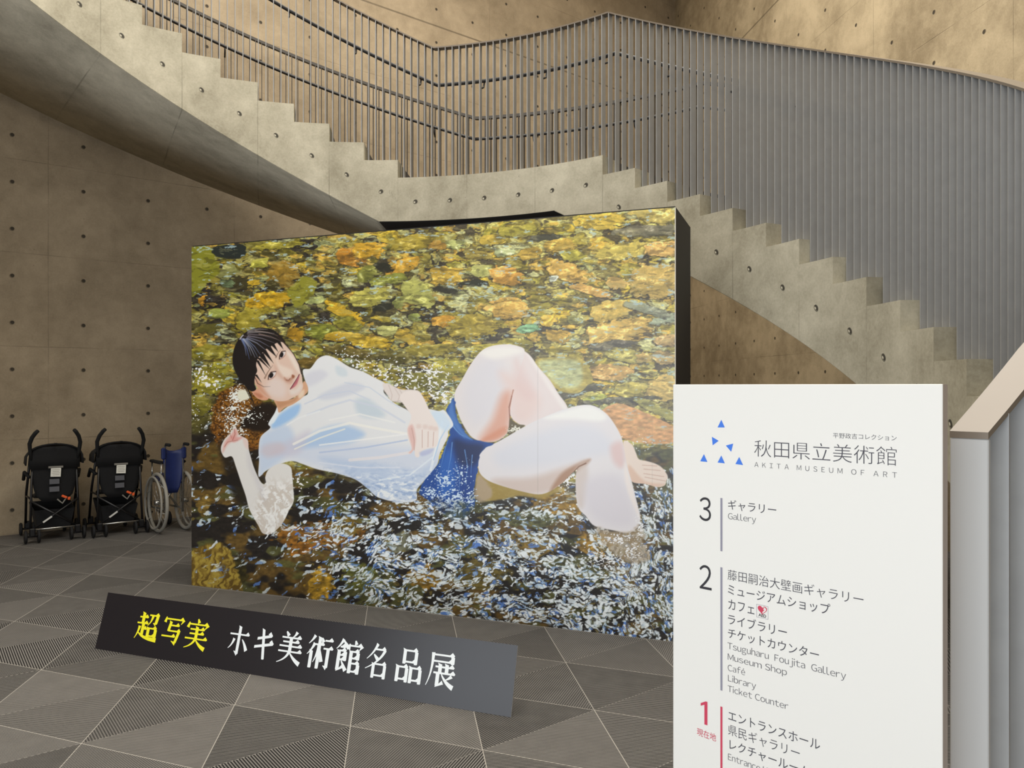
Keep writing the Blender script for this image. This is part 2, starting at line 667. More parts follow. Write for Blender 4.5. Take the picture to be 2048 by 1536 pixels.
def wedge(t0, t1, r0, r1, z0, z1, name, mat, N=3):
    v, f = [], []
    for i in range(N + 1):
        t = t0 + (t1 - t0) * i / N
        for r_, z in ((r0, z0), (r1, z0), (r1, z1), (r0, z1)):
            v.append(pol(t, r_, z) - L_)
    for i in range(N):
        for j in range(4):
            k_ = (j + 1) % 4
            f.append((4 * i + j, 4 * i + 4 + j, 4 * i + 4 + k_, 4 * i + k_))
    f += [(0, 1, 2, 3), tuple(4 * N + j for j in (3, 2, 1, 0))]
    return obj(name, v, f, mat, stair)


for a, b in zip(risers, risers[1:]):
    n = tread_n((a + b) / 2)
    land = b - a > 10
    zlo = max(Z(n) - (RISE + 0.06 if not land else 0.3), 0.004)
    wedge(a, b, RI + TW, RO - 0.03, zlo, Z(n) - 0.004, 'landing' if land else 'step', M_STEP, 12 if land else 3)

# dark sloping skirt along the outer edge of the flights
v, f = [], []
ths = sorted({TH_BOT + 3 + (TH_TOP - TH_BOT - 3) * i / 150 for i in range(151)} | {TH_R, TH_L - SA_L})
for t in ths:
    n = nosing_n(t)
    for r_, z in ((RO - 0.03, Z(n - 1.3)), (RO + 0.0, Z(n - 1.3)), (RO + 0.0, Z(n + 0.55)), (RO - 0.03, Z(n + 0.55))):
        v.append(pol(t, r_, max(z, 0.003)) - L_)
for i in range(len(ths) - 1):
    for j in range(4):
        k_ = (j + 1) % 4
        f.append((4 * i + j, 4 * i + 4 + j, 4 * i + 4 + k_, 4 * i + k_))
f += [(0, 1, 2, 3), tuple(4 * (len(ths) - 1) + j for j in (3, 2, 1, 0))]
obj('outer_skirt', v, f, M_SKIRT, stair)

# ------------------------------------------------------------------ railings of grey flat bars
M_BAR = plain('grey_painted_steel', srgb(152, 152, 151), 0.40, 0.0, noise=0.05, scale=15)
M_TOPRAIL = plain('warm_grey_top_rail', srgb(122, 111, 98), 0.38, 0.1)
M_OUT = plain('dark_grey_steel', srgb(66, 60, 53), 0.5)
M_HAND = plain('dark_handrail', srgb(52, 49, 46), 0.4, 0.3)
END_T, END_R, END_Z = -49.0, 3.130, 1.419      # where the inner rail ends beside the floor guide
RAIL_UP = 7.48


RAIL_R = ((-49.0, 3.130), (-44.65, 3.188), (-40.4, 3.270), (-36.0, 3.350), (-31.0, 3.398), (-24.0, 3.385), (-14.0, RI + 0.08))


def rail_path(t, base):
    """radius and height of the top of the inner rail; its foot swings out of the circle"""
    z = Z(nosing_n(t) + RAIL_UP)
    r_ = base
    if t < -14:
        r_ = float(np.interp(t, [k_[0] for k_ in RAIL_R], [k_[1] for k_ in RAIL_R]))
        z_end = END_Z + (t - END_T) * 0.0386
        w = min(1.0, max(0.0, (-30 - t) / 14.0))
        w = w * w * (3 - 2 * w)
        z = z * (1 - w) + z_end * w
    return r_, z


def ribbon(ths, r0, r1, thick, zoff, name, mat, parent, org, path):
    v, f = [], []
    for t in ths:
        rr, z = path(t)
        for dr, dz in ((r0, -thick), (r1, -thick), (r1, 0), (r0, 0)):
            v.append(pol(t, rr + dr, z + zoff + dz) - org)
    for i in range(len(ths) - 1):
        for j in range(4):
            k_ = (j + 1) % 4
            f.append((4 * i + j, 4 * i + 4 + j, 4 * i + 4 + k_, 4 * i + k_))
    f += [(0, 1, 2, 3), tuple(4 * (len(ths) - 1) + j for j in (3, 2, 1, 0))]
    return obj(name, v, f, mat, parent)


def fin_mesh(t, rr, depth, thick, z0, z1, org):
    c = pol(t, rr + depth / 2, (z0 + z1) / 2) - org
    rot = Matrix.Rotation(math.radians(t), 3, 'Z')
    return c, (depth, thick, z1 - z0), rot


TH_RAIL_TOP = 150.0
FB = RI + 0.08
FIN_D, FIN_T = 0.062, 0.0065
rail_in = empty('stair_railing', tuple(pol(END_T, END_R + 0.03, 0)))
tag(rail_in, 'railing of dense grey flat bars along the inner stair edge, ending beside the guide sign', 'railing')
org = Vector(rail_in.location)
ths = sorted({END_T + (TH_RAIL_TOP - END_T) * i / 200 for i in range(201)} | {TH_R, TH_L - SA_L})
ribbon(ths, 0, FIN_D, 0.012, 0, 'top_rail', M_TOPRAIL, rail_in, org, lambda t: rail_path(t, FB))
pitch_t = SA_R / 4.83
fins = []
t = END_T + pitch_t
while t < TH_RAIL_TOP:
    fins.append(t)
    t += pitch_t
z_first = rail_path(END_T, FB)[1]
m = MB()
c, s_, rot = fin_mesh(END_T + 0.12, END_R, FIN_D, 0.012, 0.0, z_first - 0.012, org)
m.box(c, s_, rot, 0.002)
m.build('end_post', plain('end_post_grey', srgb(186, 186, 184), 0.45), rail_in)['label'] = 'light grey end post'
# the hundred bars that show largest are parts of their own
show = [t for t in fins if -18 < t < 112 or t < END_T + 3.2 * pitch_t]
rest = MB()
order = sorted(show, key=lambda t: (pol(t, FB, 0).xy - Vector((0, 0))).length)
single = set(order[:100])
for t in fins:
    rr, zt = rail_path(t, FB)
    z0 = Z(tread_n(t))
    if t < TH_BOT + 6:
        z0 = max(0.0, z0)
    z0 = max(z0, 0.0)
    c, s_, rot = fin_mesh(t, rr, FIN_D, FIN_T, z0, zt - 0.011, org)
    if t in single:
        m = MB()
        m.box(c, s_, rot)
        m.build('flat_bar', M_BAR, rail_in)
    else:
        rest.box(c, s_, rot)
rest.build('flat_bars', M_BAR, rail_in)['kind'] = 'stuff'
# handrail on the stair side of the bars
hr = MB()
ths2 = [t for t in ths if t > -10]
hr.tube([pol(t, rail_path(t, FB)[0] + FIN_D + 0.075, Z(nosing_n(t) + RAIL_UP - 1.85)) - org for t in ths2], 0.017, 8)
hand = hr.build('handrail', M_HAND, rail_in)
for t in fins[::9]:
    if t < -8:
        continue
    m = MB()
    zz = Z(nosing_n(t) + RAIL_UP - 1.85)
    rr = rail_path(t, FB)[0] + FIN_D
    m.tube([pol(t, rr - 0.01, zz - 0.10) - org, pol(t, rr + 0.05, zz - 0.07) - org, pol(t, rr + 0.075, zz - 0.014) - org], 0.009, 6)
    m.build('handrail_bracket', M_HAND, hand)

# outer railing against the far walls
rail_out = empty('stair_railing', tuple(pol(60, RO, 0)))
tag(rail_out, 'thin dark railing along the outer edge of the stair, seen behind the grey bars', 'railing')
org = Vector(rail_out.location)
OB = RO - 0.06
op = lambda t: (OB, Z(nosing_n(t) + RAIL_UP))
ths = sorted({-44 + (150 + 44) * i / 190 for i in range(191)} | {TH_R, TH_L - SA_L})
ribbon(ths, 0, 0.045, 0.030, 0, 'top_rail', M_OUT, rail_out, org, op)
m = MB()
m.tube([pol(t, OB - 0.07, Z(nosing_n(t) + RAIL_UP - 1.75)) - org for t in ths], 0.018, 8)
hand = m.build('handrail', M_HAND, rail_out)
outs, t = [], -44.0
while t < 150:
    outs.append(t)
    t += math.degrees(0.066 / RO)
vis = [t for t in outs if 44 < t < 115]
vis = set(vis[:100]) if len(vis) > 100 else set(vis)
rest = MB()
for i, t in enumerate(outs):
    c, s_, rot = fin_mesh(t, OB, 0.04, 0.008, max(Z(nosing_n(t) - 0.6), 0.0), Z(nosing_n(t) + RAIL_UP) - 0.028, org)
    if t in vis:
        MB().box(c, s_, rot).build('flat_bar', M_OUT, rail_out)
    else:
        rest.box(c, s_, rot)
    if i % 18 == 0:
        zz = Z(nosing_n(t) + RAIL_UP - 1.75)
        MB().tube([pol(t, OB + 0.005, zz - 0.09) - org, pol(t, OB - 0.05, zz - 0.06) - org, pol(t, OB - 0.07, zz - 0.016) - org], 0.009, 6).build('handrail_bracket', M_HAND, hand)
rest.build('flat_bars', M_OUT, rail_out)['kind'] = 'stuff'
# ------------------------------------------------------------------ the big picture panel
PD = Vector((0.9345, -0.356)).normalized()       # along the panel, towards the right
PN = Vector((-PD.y, PD.x))                        # away from the viewer (into the panel)
P0 = Vector((-2.412, 5.80))
P_LEN, P_H, P_DEP = 3.605, 2.548, 0.647
panel = empty('picture_panel', (P0.x, P0.y, 0), math.atan2(PD.y, PD.x))
tag(panel, 'large box panel printed with a picture of a person lying in a stony stream', 'display panel')
M_BLACK = plain('matt_black_board', srgb(26, 25, 25), 0.7)
m = MB()
m.box((P_LEN / 2, P_DEP / 2 + 0.004, P_H / 2 + 0.004), (P_LEN, P_DEP, P_H + 0.008))
m.build('black_box', M_BLACK, panel)


# the printed picture: colours worked out on a fine grid over the panel (x, y below are the picture's own units)
def paint_picture(NU, NV, P0, PD, P_LEN, P_H, EYE, FPX, HZ):
    u = (np.arange(NU) + 0.0) / (NU - 1) * P_LEN
    zz = (np.arange(NV) + 0.0) / (NV - 1) * P_H
    Xw = P0[0] + u * PD[0]
    Yw = P0[1] + u * PD[1]
    PX = np.broadcast_to((1024 + FPX * Xw / Yw)[None, :], (NV, NU)).astype(np.float32)
    PY = (HZ + FPX * (EYE - zz[:, None]) / Yw[None, :]).astype(np.float32)
    rng = np.random.RandomState(11)
    img = np.zeros((NV, NU, 3), np.float32)
    # ---- noise
    tabs = [rng.rand(256, 256).astype(np.float32) for _ in range(10)]

    def vn(x, y, k=0):
        T = tabs[k % 10]
        x0 = np.floor(x).astype(np.int32)
        y0 = np.floor(y).astype(np.int32)
        fx = x - x0
        fy = y - y0
        fx = fx * fx * (3 - 2 * fx)
        fy = fy * fy * (3 - 2 * fy)
        a = T[y0 & 255, x0 & 255]
        b = T[y0 & 255, (x0 + 1) & 255]
        c = T[(y0 + 1) & 255, x0 & 255]
        d = T[(y0 + 1) & 255, (x0 + 1) & 255]
        return (a * (1 - fx) + b * fx) * (1 - fy) + (c * (1 - fx) + d * fx) * fy

    def fbm(x, y, k=0, o=4, g=0.5):
        s, a, t = 0.0, 1.0, 0.0
        for i in range(o):
            s = s + a * vn(x * 2 ** i + 17.3 * i, y * 2 ** i + 9.1 * i, k + i)
            t += a
            a *= g
        return s / t

    def C(c):
        if isinstance(c, str):
            return np.array([int(c[i:i + 2], 16) / 255.0 for i in (0, 2, 4)], np.float32)
        return np.array(c, np.float32) / 255.0

    def sst(a, b, x):
        t = np.clip((x - a) / (b - a), 0, 1)
        return t * t * (3 - 2 * t)

    def lay(mask, col, sl=np.s_[:, :]):
        img[sl] += (col - img[sl]) * mask[..., None]

    def bbox(x0, y0, x1, y1):
        """slice of the grid that covers a rectangle of the picture"""
        cx = np.nonzero((PX[0] >= x0 - 2) & (PX[0] <= x1 + 2))[0]
        if len(cx) == 0:
            return None
        c0, c1 = cx[0], cx[-1] + 1
        rows = np.nonzero(((PY[:, c0:c1] >= y0 - 2) & (PY[:, c0:c1] <= y1 + 2)).any(1))[0]
        if len(rows) == 0:
            return None
        return np.s_[rows[0]:rows[-1] + 1, c0:c1]

    def smooth(pts, n=5):
        P = np.array(pts, np.float32)
        m = len(P)
        out = []
        for i in range(m):
            p0, p1, p2, p3 = P[i - 1], P[i], P[(i + 1) % m], P[(i + 2) % m]
            for j in range(n):
                t = j / n
                out.append(0.5 * ((2 * p1) + (p2 - p0) * t + (2 * p0 - 5 * p1 + 4 * p2 - p3) * t * t + (3 * p1 - p0 - 3 * p2 + p3) * t ** 3))
        return np.array(out)

    def sdf(pts, x, y):
        d = np.full(x.shape, 1e9, np.float32)
        ins = np.zeros(x.shape, bool)
        m = len(pts)
        for i in range(m):
            ax, ay = pts[i]
            bx, by = pts[(i + 1) % m]
            ex, ey = bx - ax, by - ay
            L = ex * ex + ey * ey + 1e-9
            t = np.clip(((x - ax) * ex + (y - ay) * ey) / L, 0, 1)
            d = np.minimum(d, (x - ax - t * ex) ** 2 + (y - ay - t * ey) ** 2)
            if ay != by:
                c = ((ay > y) != (by > y)) & (x < ex * (y - ay) / ey + ax)
                ins ^= c
        d = np.sqrt(d)
        return np.where(ins, -d, d)

    def poly(pts, col, soft=1.0, a=1.0, sm=True, wob=0.0, wf=9.0, mask=None, keep=False):
        P = smooth(pts) if sm else np.array(pts, np.float32)
        pad = soft + wob * 1.5 + 1
        sl = bbox(P[:, 0].min() - pad, P[:, 1].min() - pad, P[:, 0].max() + pad, P[:, 1].max() + pad)
        if sl is None:
            return None
        x, y = PX[sl], PY[sl]
        if wob:
            x = x + (vn(x / wf, y / wf * 1.8, 3) - 0.5) * 2 * wob
            y = y + (vn(x / wf + 40, y / wf * 1.8, 4) - 0.5) * wob
        d = sdf(P, x, y)
        m = sst(soft, -soft, d) * a
        if mask is not None:
            m = m * mask[sl]
        if col is not None:
            lay(m, C(col), sl)
        if keep:
            full = np.zeros(PX.shape, np.float32)
            full[sl] = m
            return full
        return None

    def line(pts, w, col, a=1.0, taper=True, mask=None):
        P = np.array(pts, np.float32)
        sl = bbox(P[:, 0].min() - w - 2, P[:, 1].min() - w - 2, P[:, 0].max() + w + 2, P[:, 1].max() + w + 2)
        if sl is None:
            return
        x, y = PX[sl], PY[sl]
        m = np.zeros(x.shape, np.float32)
        n = len(P) - 1
        for i in range(n):
            (ax, ay), (bx, by) = P[i], P[i + 1]
            ex, ey = bx - ax, by - ay
            t = np.clip(((x - ax) * ex + (y - ay) * ey) / (ex * ex + ey * ey + 1e-9), 0, 1)
            d = np.hypot(x - ax - t * ex, y - ay - t * ey)
            s = (i + t) / n
            ww = w * (1 - 0.8 * s) if taper else w
            m = np.maximum(m, sst(ww * 0.5 + 0.6, ww * 0.5 - 0.6, d))
        m = m * a
        if mask is not None:
            m = m * mask[sl]
        lay(m, C(col), sl)

    # ---- the stream bed: cells of broken colour, drawn out by the ripples
    wx = (fbm(PX / 26, PY / 12, 0, 3) - 0.5) * 26
    wy = (fbm(PX / 30 + 9, PY / 11, 2, 3) - 0.5) * 11
    fine = (fbm(PX / 7, PY / 2.4, 5, 2) - 0.5)
    qx = PX + wx + fine * 7
    qy = PY + wy + fine * 2.5
    pal = np.array([C(c) for c in ('8a8434', 'b29a34', 'a8a05a', '6e6628', '968a3a', 'c2a044', '59522a', 'a4a268', '34302a', '7c7434', '2b2825', 'b4ae66',
                                   '48442a', '8c803a', '868c62', '38342a', 'a88a3e', '625c36', 'acb084', '2e2a24')])

    def cells(sx, sy, seed, x, y):
        gx, gy = x / sx, y / sy
        ix, iy = np.floor(gx).astype(np.int32), np.floor(gy).astype(np.int32)
        best = np.full(x.shape, 1e9, np.float32)
        sec = np.full(x.shape, 1e9, np.float32)
        idx = np.zeros(x.shape, np.int32)
        r = np.random.RandomState(seed)
        J = r.rand(128, 128, 2).astype(np.float32)
        V = r.randint(0, 100000, (128, 128))
        for dy in (-1, 0, 1):
            for dx in (-1, 0, 1):
                a, b = (ix + dx) & 127, (iy + dy) & 127
                d = (ix + dx + J[b, a, 0] - gx) ** 2 + (iy + dy + J[b, a, 1] - gy) ** 2
                nearer = d < best
                sec = np.where(nearer, best, np.minimum(sec, d))
                idx = np.where(nearer, V[b, a], idx)
                best = np.where(nearer, d, best)
        return np.sqrt(best), np.sqrt(sec), idx

    sc_ = 1.0
    b1, b2, id1 = cells(46, 25, 3, qx, qy)
    img[:] = pal[id1 % len(pal)]
    lay(sst(0.13, 0.02, b2 - b1) * 0.65, C('2c2822'))
    b1, b2, id3 = cells(21, 11, 5, qx + fine * 8, qy)
    pick = ((id3 // 11) % 100 < 52)
    lay(pick * sst(0.62, 0.5, b1 + fine * 0.3) * 0.92, pal[(id3 // 5) % len(pal)])
    tone = fbm(qx / 6, qy / 3.0, 6, 3) - 0.5
    img *= (1 + tone * 1.0)[..., None]
    b1, b2, id2 = cells(10, 5, 8, qx + wx * 0.6, qy + wy * 0.6)
    pick = ((id2 // 7) % 100 < 30)
    lay(pick * sst(0.55, 0.4, b1) * 0.8, pal[(id2 // 3) % len(pal)])
    haze = sst(0.0, 1.0, (PX - 480) / 800.0)
    img += ((np.array([0.15, 0.13, 0.06], np.float32)) * haze[..., None])  # reflection haze painted into the print, paler towards the right

    # stones laid by hand: x, y, half width, half height, turn, colour
    ST = '''557 491 46 7 -4 a09034|523 526 21 10 -15 afa541|568 548 34 25 -30 96702a|545 569 12 10 0 3c321c|476 565 26 14 0 3a3020
535 602 43 18 -5 c8981f|534 621 20 8 0 a08a2c|633 600 21 9 -6 bcc07a|452 566 15 10 10 5f6c50|455 545 20 13 -20 807c4b|512 565 11 5 -20 be962a
405 600 6 10 30 b97d23|438 627 21 10 0 8c9141|497 640 22 24 20 96842d|598 622 27 11 -8 706c3c|690 625 44 11 28 cc9f28|695 646 28 15 10 877d2d
645 662 28 15 4 80802f|690 673 42 9 0 c4982a|738 684 44 11 6 c09a2e|592 668 17 14 20 b48223|702 512 34 18 -4 b8782a|738 502 36 16 -4 cc982e|420 655 26 9 -10 5c5226
805 533 36 14 -20 cf9833|762 535 23 9 5 24211f|830 485 60 14 -6 a58c34|905 490 22 9 -6 b4b470|875 491 19 10 0 af8238|893 551 33 20 5 d0a642|965 542 26 12 -8 b9b46a
1010 550 32 18 8 d09440|950 567 30 6 -4 28241f|890 580 25 7 10 2a2522|735 548 24 13 -30 7d7a38|775 560 36 11 -10 8c8c3d|742 595 42 18 -6 b3a750|835 588 32 25 35 b5b060
768 611 24 8 -28 24211f|798 606 12 13 0 828246|888 642 24 12 0 cf9334|945 652 46 27 -8 aa9138|830 635 13 8 10 a5aa5a|778 662 26 11 6 bcb770|812 673 24 12 20 be9b3c
1020 617 44 20 4 ca9c4b|960 510 30 9 4 9a8440|985 480 26 10 -6 c0a040|1035 462 40 12 -4 a8983c|1095 475 36 7 -4 3a352f|1058 508 22 12 -20 b8923c|1010 505 20 9 0 bcc090
1200 443 50 17 -3 d0ac40|1310 428 46 18 4 c8ac5a|1290 462 62 12 -2 6a6050|1250 501 62 17 -5 c4aa4e|1330 498 36 15 -2 d6a55c|1320 562 62 35 0 be9a50|1140 545 42 18 18 c99b4a
1120 490 32 13 -6 c39b40|1146 511 24 11 5 aa9b3a|1108 557 9 6 0 e4e8dc|1220 622 42 20 -10 c4a04a|1232 662 66 21 -12 caa04e|1180 582 42 8 16 c8964e|1232 566 18 13 0 cfa55a
1098 640 18 10 0 cfa536|1058 656 22 9 -8 7daa82|1150 640 16 8 20 8a8248|1115 672 26 12 8 c0963e|1222 745 42 15 4 bf9150|1252 710 48 13 12 a5964a|1290 716 18 10 0 b4914f
1190 799 23 10 -15 a5a54a|1265 781 36 18 4 b4a04a|1332 777 40 26 -10 c8a55a|1225 690 52 8 -6 4a4038|1150 785 52 8 -16 463d34|1245 800 70 6 -3 4e463c|1312 818 54 10 26 968c4a
1330 640 30 9 -14 9aa08a|1300 620 46 8 16 8c8c78|1335 680 26 12 0 b08c58|1330 715 24 14 10 b8955a|1030 690 34 12 4 9a8a3c|985 700 40 14 -6 a8983e|900 735 40 18 -8 a89a44
860 700 46 12 -4 948238|790 715 44 12 6 5e5228|640 730 40 16 8 6a5024|700 705 50 10 10 5a4a24|855 760 60 18 0 7d7438|985 735 26 14 0 a89048|420 705 36 16 -6 8a7c2a
425 765 42 28 0 96882a|400 810 24 22 0 7a6e28|445 735 20 14 0 988c30|404 860 26 30 0 4a4020|395 930 18 40 0 2e2a1e'''
    for s in ST.replace('\n', '|').split('|'):
        a = s.split()
        x0, y0, rx, ry, tu = [float(k) for k in a[:5]]
        col = C(a[5])
        R = max(rx, ry) + 14
        sl = bbox(x0 - R, y0 - R, x0 + R, y0 + R)
        if sl is None:
            continue
        x = PX[sl] + wx[sl] * 0.5 + fine[sl] * 11 - x0
        y = PY[sl] + wy[sl] * 0.45 + fine[sl] * 3 - y0
        ct, st = math.cos(math.radians(tu)), math.sin(math.radians(tu))
        xx, yy = (x * ct + y * st) / rx, (-x * st + y * ct) / ry
        d = (np.abs(xx) ** 2.4 + np.abs(yy) ** 2.4) ** (1 / 2.4)
        d = d + (vn(x / 10 + x0, y / 7 + y0, 1) - 0.5) * 0.42 + fine[sl] * 0.35
        lay(sst(1.24, 0.98, d + 0.09 - np.clip(yy, -0.2, 1) * 0.16) * 0.62, C('2b2620'), sl)
        m = sst(1.03, 0.95, d)
        t = fbm(PX[sl] / 13 + x0 + wx[sl] / 12, PY[sl] / 7 + x0 + wy[sl] / 5, 4, 4, 0.62) - 0.5
        cc = col * (1 + t * 0.85 - yy * 0.10)[..., None]
        cc = cc * 0.90 + np.array([0.06, 0.075, 0.035], np.float32) + 0.05 * sst(900, 1250, x0) + np.maximum(t - 0.12, 0)[..., None] * 1.0  # stones further right also get the painted haze
        lay(m, np.clip(cc, 0, 1), sl)
    poly([(383, 497), (428, 497), (432, 516), (440, 530), (437, 548), (420, 562), (384, 592)], '84842a', 1.5, wob=3)
    poly([(428, 495), (487, 490), (490, 510), (470, 518), (434, 514)], '272e2b', 1.5, wob=3)
    poly([(574, 586), (602, 556), (632, 560), (631, 582), (610, 606), (590, 613), (584, 600)], '8d8a2f', 1.5, wob=3)
    bm = poly([(1070, 724), (1110, 714), (1165, 718), (1186, 757), (1176, 770), (1155, 786), (1112, 777)], 'b0a050', 1.2, keep=True)
    poly([(1076, 727), (1110, 719), (1155, 722), (1166, 748), (1160, 770), (1140, 777), (1112, 768)], 'bcc08c', 5)
    bn = poly([(1203, 824), (1230, 808), (1262, 813), (1352, 856), (1352, 884), (1300, 888), (1245, 876), (1225, 850)], 'cf9f6c', 1.2, wob=2, keep=True)
    tx = fbm(PX / 10, PY / 4.5, 7, 4) - 0.5
    img *= (1 + tx * 0.55 * (bm + bn))[..., None]
    # ripple strokes over the stones: thin dark and pale ones
    rip = fbm(PX / 20 + wy / 7, PY / 4.6 + wx / 8, 2, 3)
    lay(sst(0.60, 0.68, rip) * 0.32 * (1 - bm) * (1 - bn), C('26221c'))
    lay(sst(0.36, 0.29, rip) * 0.28, C('cfc68a'))
    blu = sst(0.66, 0.72, fbm(PX / 22 + 5, PY / 7 + 3, 8, 3)) * sst(0.5, 0.56, fbm(PX / 6, PY / 2.5, 1, 2))
    lay(blu * 0.7, C('b4cdd2'))

    # ---- running water in the lower half
    wl = fbm(PX / 16, PY / 12, 0, 3) - 0.5
    def water_line(x):
        xs = [380, 440, 500, 600, 760, 900, 960, 1100, 1180, 1262, 1360]
        ys = [860, 850, 880, 930, 960, 975, 960, 985, 960, 900, 885]
        return np.interp(x, xs, ys)
    below = PY - water_line(PX) + (vn(PX / 22, PY / 9, 6) - 0.5) * 34
    wm = sst(-10, 22, below)
    dark = np.broadcast_to(C('231f1c'), img.shape).copy()
    bt = fbm(PX / 60 + 3, PY / 30, 1, 3)
    dark += (C('6e5526') - dark) * sst(0.50, 0.62, bt)[..., None] * 0.8
    dark += (C('55562e') - dark) * sst(0.56, 0.66, fbm(PX / 46, PY / 24 + 8, 3, 3))[..., None] * 0.8
    dark *= (0.75 + 0.6 * fbm(PX / 7, PY / 4, 2, 3))[..., None]
    for x0, y0, rx, ry, col in ((640, 1070, 95, 26, '805620'), (600, 1098, 26, 14, '8c5c20'), (690, 1052, 30, 22, '6e5a24'), (640, 1168, 27, 34, 'a8842c'), (850, 1152, 34, 26, '8a6a28'),
                                (725, 1150, 45, 25, '5e602c'), (800, 1085, 30, 24, '6a6a56'), (960, 1150, 60, 30, '5c5026'), (1060, 1090, 60, 26, '77602a'), (1195, 1090, 40, 26, '9a7830'), (410, 1010, 14, 20, '77602c'),
                                (1120, 1005, 55, 30, '8a6c2c'), (1060, 1035, 60, 20, '565634'), (480, 1140, 16, 26, '3a3418')):
        d = np.hypot((PX + wx * 0.6 - x0) / rx, (PY + wy * 0.6 - y0) / ry) + (vn(PX / 8, PY / 6, 5) - 0.5) * 0.5
        t = fbm(PX / 8, PY / 5, 4, 3) - 0.5
        dark += (np.clip(C(col) * (1 + t * 1.1)[..., None], 0, 1) - dark) * sst(1.05, 0.85, d)[..., None]
    lay(wm, dark)
    # golden boulder at the lower left
    bl = poly([(380, 1112), (405, 1092), (440, 1086), (462, 1100), (470, 1130), (486, 1176), (470, 1190), (380, 1186)], '7d6326', 3, wob=4, keep=True)
    if bl is not None:
        t = fbm(PX / 6 + PY / 14 + wl * 4, PY / 15 - PX / 30, 3, 4)
        lay(bl * sst(0.42, 0.70, t) * 0.75, C('bda648'))
        lay(bl * sst(0.52, 0.36, t) * 0.5, C('4a3816'))
    # amount and lie of the reflections
    def blob(x0, y0, rx, ry):
        return np.exp(-(((PX - x0) / rx) ** 2 + ((PY - y0) / ry) ** 2))
    den = (0.24 * sst(900, 1010, PY) * sst(520, 700, PX) + 0.30 * blob(760, 1090, 120, 50) + 0.34 * blob(1000, 1110, 190, 70) + 0.85 * blob(1330, 1210, 180, 95) + 0.45 * blob(1080, 1215, 160, 45)
           + 0.26 * blob(820, 1180, 130, 60) + 0.18 * blob(700, 975, 80, 40) + 0.32 * blob(1310, 1030, 50, 60) + 0.12 * blob(660, 1080, 110, 50) + 0.16 * blob(590, 1090, 80, 60) + 0.16 * blob(450, 1030, 70, 40)
           + 0.25 * blob(905, 1000, 60, 40) - 0.35 * blob(520, 1150, 60, 40) - 0.25 * blob(450, 1120, 50, 60) - 0.1 * blob(640, 1160, 30, 40))
    den = np.clip(den * (0.45 + 0.85 * fbm(PX / 46 + 4, PY / 26, 6, 3)) * 0.80 - 0.30 * blob(665, 975, 60, 26) - 0.12 * blob(560, 1120, 110, 60), 0, 1)
    ang = np.interp(PX, [380, 650, 800, 950, 1150, 1250, 1360], [-36, -34, -18, -4, 8, 42, 64]) + (fbm(PX / 80, PY / 60, 9, 2) - 0.5) * 70
    tint = fbm(PX / 18, PY / 12, 7, 3)
    hue = np.where((tint > 0.53)[..., None], C('90b2e2'), C('bcd4ea'))
    hue = np.where((tint > 0.61)[..., None], C('5c84cc'), hue)
    hue = np.where((tint < 0.43)[..., None], C('dce8ee'), hue)
    wcol = hue
    m = np.zeros_like(PX)
    W1, W2, D1, D2 = (np.zeros_like(PX) for _ in range(4))
    W1i = np.zeros(PX.shape, np.int32)
    lows = (-90, -27, -9, 14, 44)
    for q, (lo, hi, an) in enumerate(zip(lows, lows[1:] + (180,), (-38, -18, 2, 26, 62))):
        sel = (ang >= lo) & (ang < hi) & (wm > 0)
        if not sel.any():
            continue
        x, y = PX[sel], PY[sel]
        ca, sa = math.cos(math.radians(an)), math.sin(math.radians(an))
        wv, fv = wl[sel], fine[sel]
        sx_ = (fbm(x / 40, y / 34, 4, 2) - 0.5) * 50
        al, ac = x * ca + y * sa + wv * 12, -x * sa + y * ca + wv * 13 + sx_ * 0.5
        hh = fbm(al / 17, ac / 6.5, 1, 3, 0.55)
        patch = sst(0.36, 0.62, fbm(x / 26 + wv * 2, y / 13, 8, 3))
        dn = den[sel] * (0.35 + 0.95 * patch)
        thr = 0.70 - dn * 0.36
        c1, c2, ia = cells(21, 6.6, 21 + q, al + fv * 6, ac + fv * 3 + np.sin(al / 13) * 2.5)
        gap = sst(0.08, 0.26, c2 - c1)
        m[sel] = sst(thr, thr + 0.05, hh) * (0.30 + 0.70 * gap)
        on = (((ia // 13) % 1000) / 1000.0 < np.clip(dn * 1.5 + 0.04, 0, 0.88))
        W1[sel] = on * sst(0.66, 0.5, c1) * gap
        W1i[sel] = ia
        c1, c2, ib = cells(8.5, 4.6, 31 + q, al + fv * 4, ac + 50)
        bl_ = sst(0.52, 0.38, c1)
        W2[sel] = (((ib // 13) % 1000) / 1000.0 < np.clip(dn * 0.85 - 0.01, 0, 0.6)) * bl_
        D1[sel] = (((ib // 29) % 1000) / 1000.0 < np.clip(dn * 0.5, 0, 0.3)) * bl_
        D2[sel] = (((ib // 31) % 1000) / 1000.0 < np.clip(dn * 0.4, 0, 0.25)) * bl_
    m *= wm
    lay(m * 0.80, hue)
    lay(W1 * wm * 0.85, np.where((((W1i // 5) % 10) < 3)[..., None], C('e2ecf2'), hue))
    lay(D1 * wm * 0.75, C('2c2824'))
    lay(D2 * wm * 0.75, C('7a6a30'))
    lay(W2 * wm * 0.92, C('eef4f8'))

    # white speckle where the water breaks
    def sparkle(x0, y0, rx, ry, amt, col='f3f5f2', sc=4.2):
        sl = bbox(x0 - rx * 1.7, y0 - ry * 1.7, x0 + rx * 1.7, y0 + ry * 1.7)
        if sl is None:
            return
        x, y = PX[sl], PY[sl]
        w = np.exp(-(((x - x0) / rx) ** 2 + ((y - y0) / ry) ** 2))
        n = fbm(x / sc + wl[sl] * 3, y / (sc * 0.72) + 11, 3, 2)
        t_ = 0.86 - amt * w
        lay(sst(t_, t_ + 0.05, n) * (w > 0.08), C(col), sl)
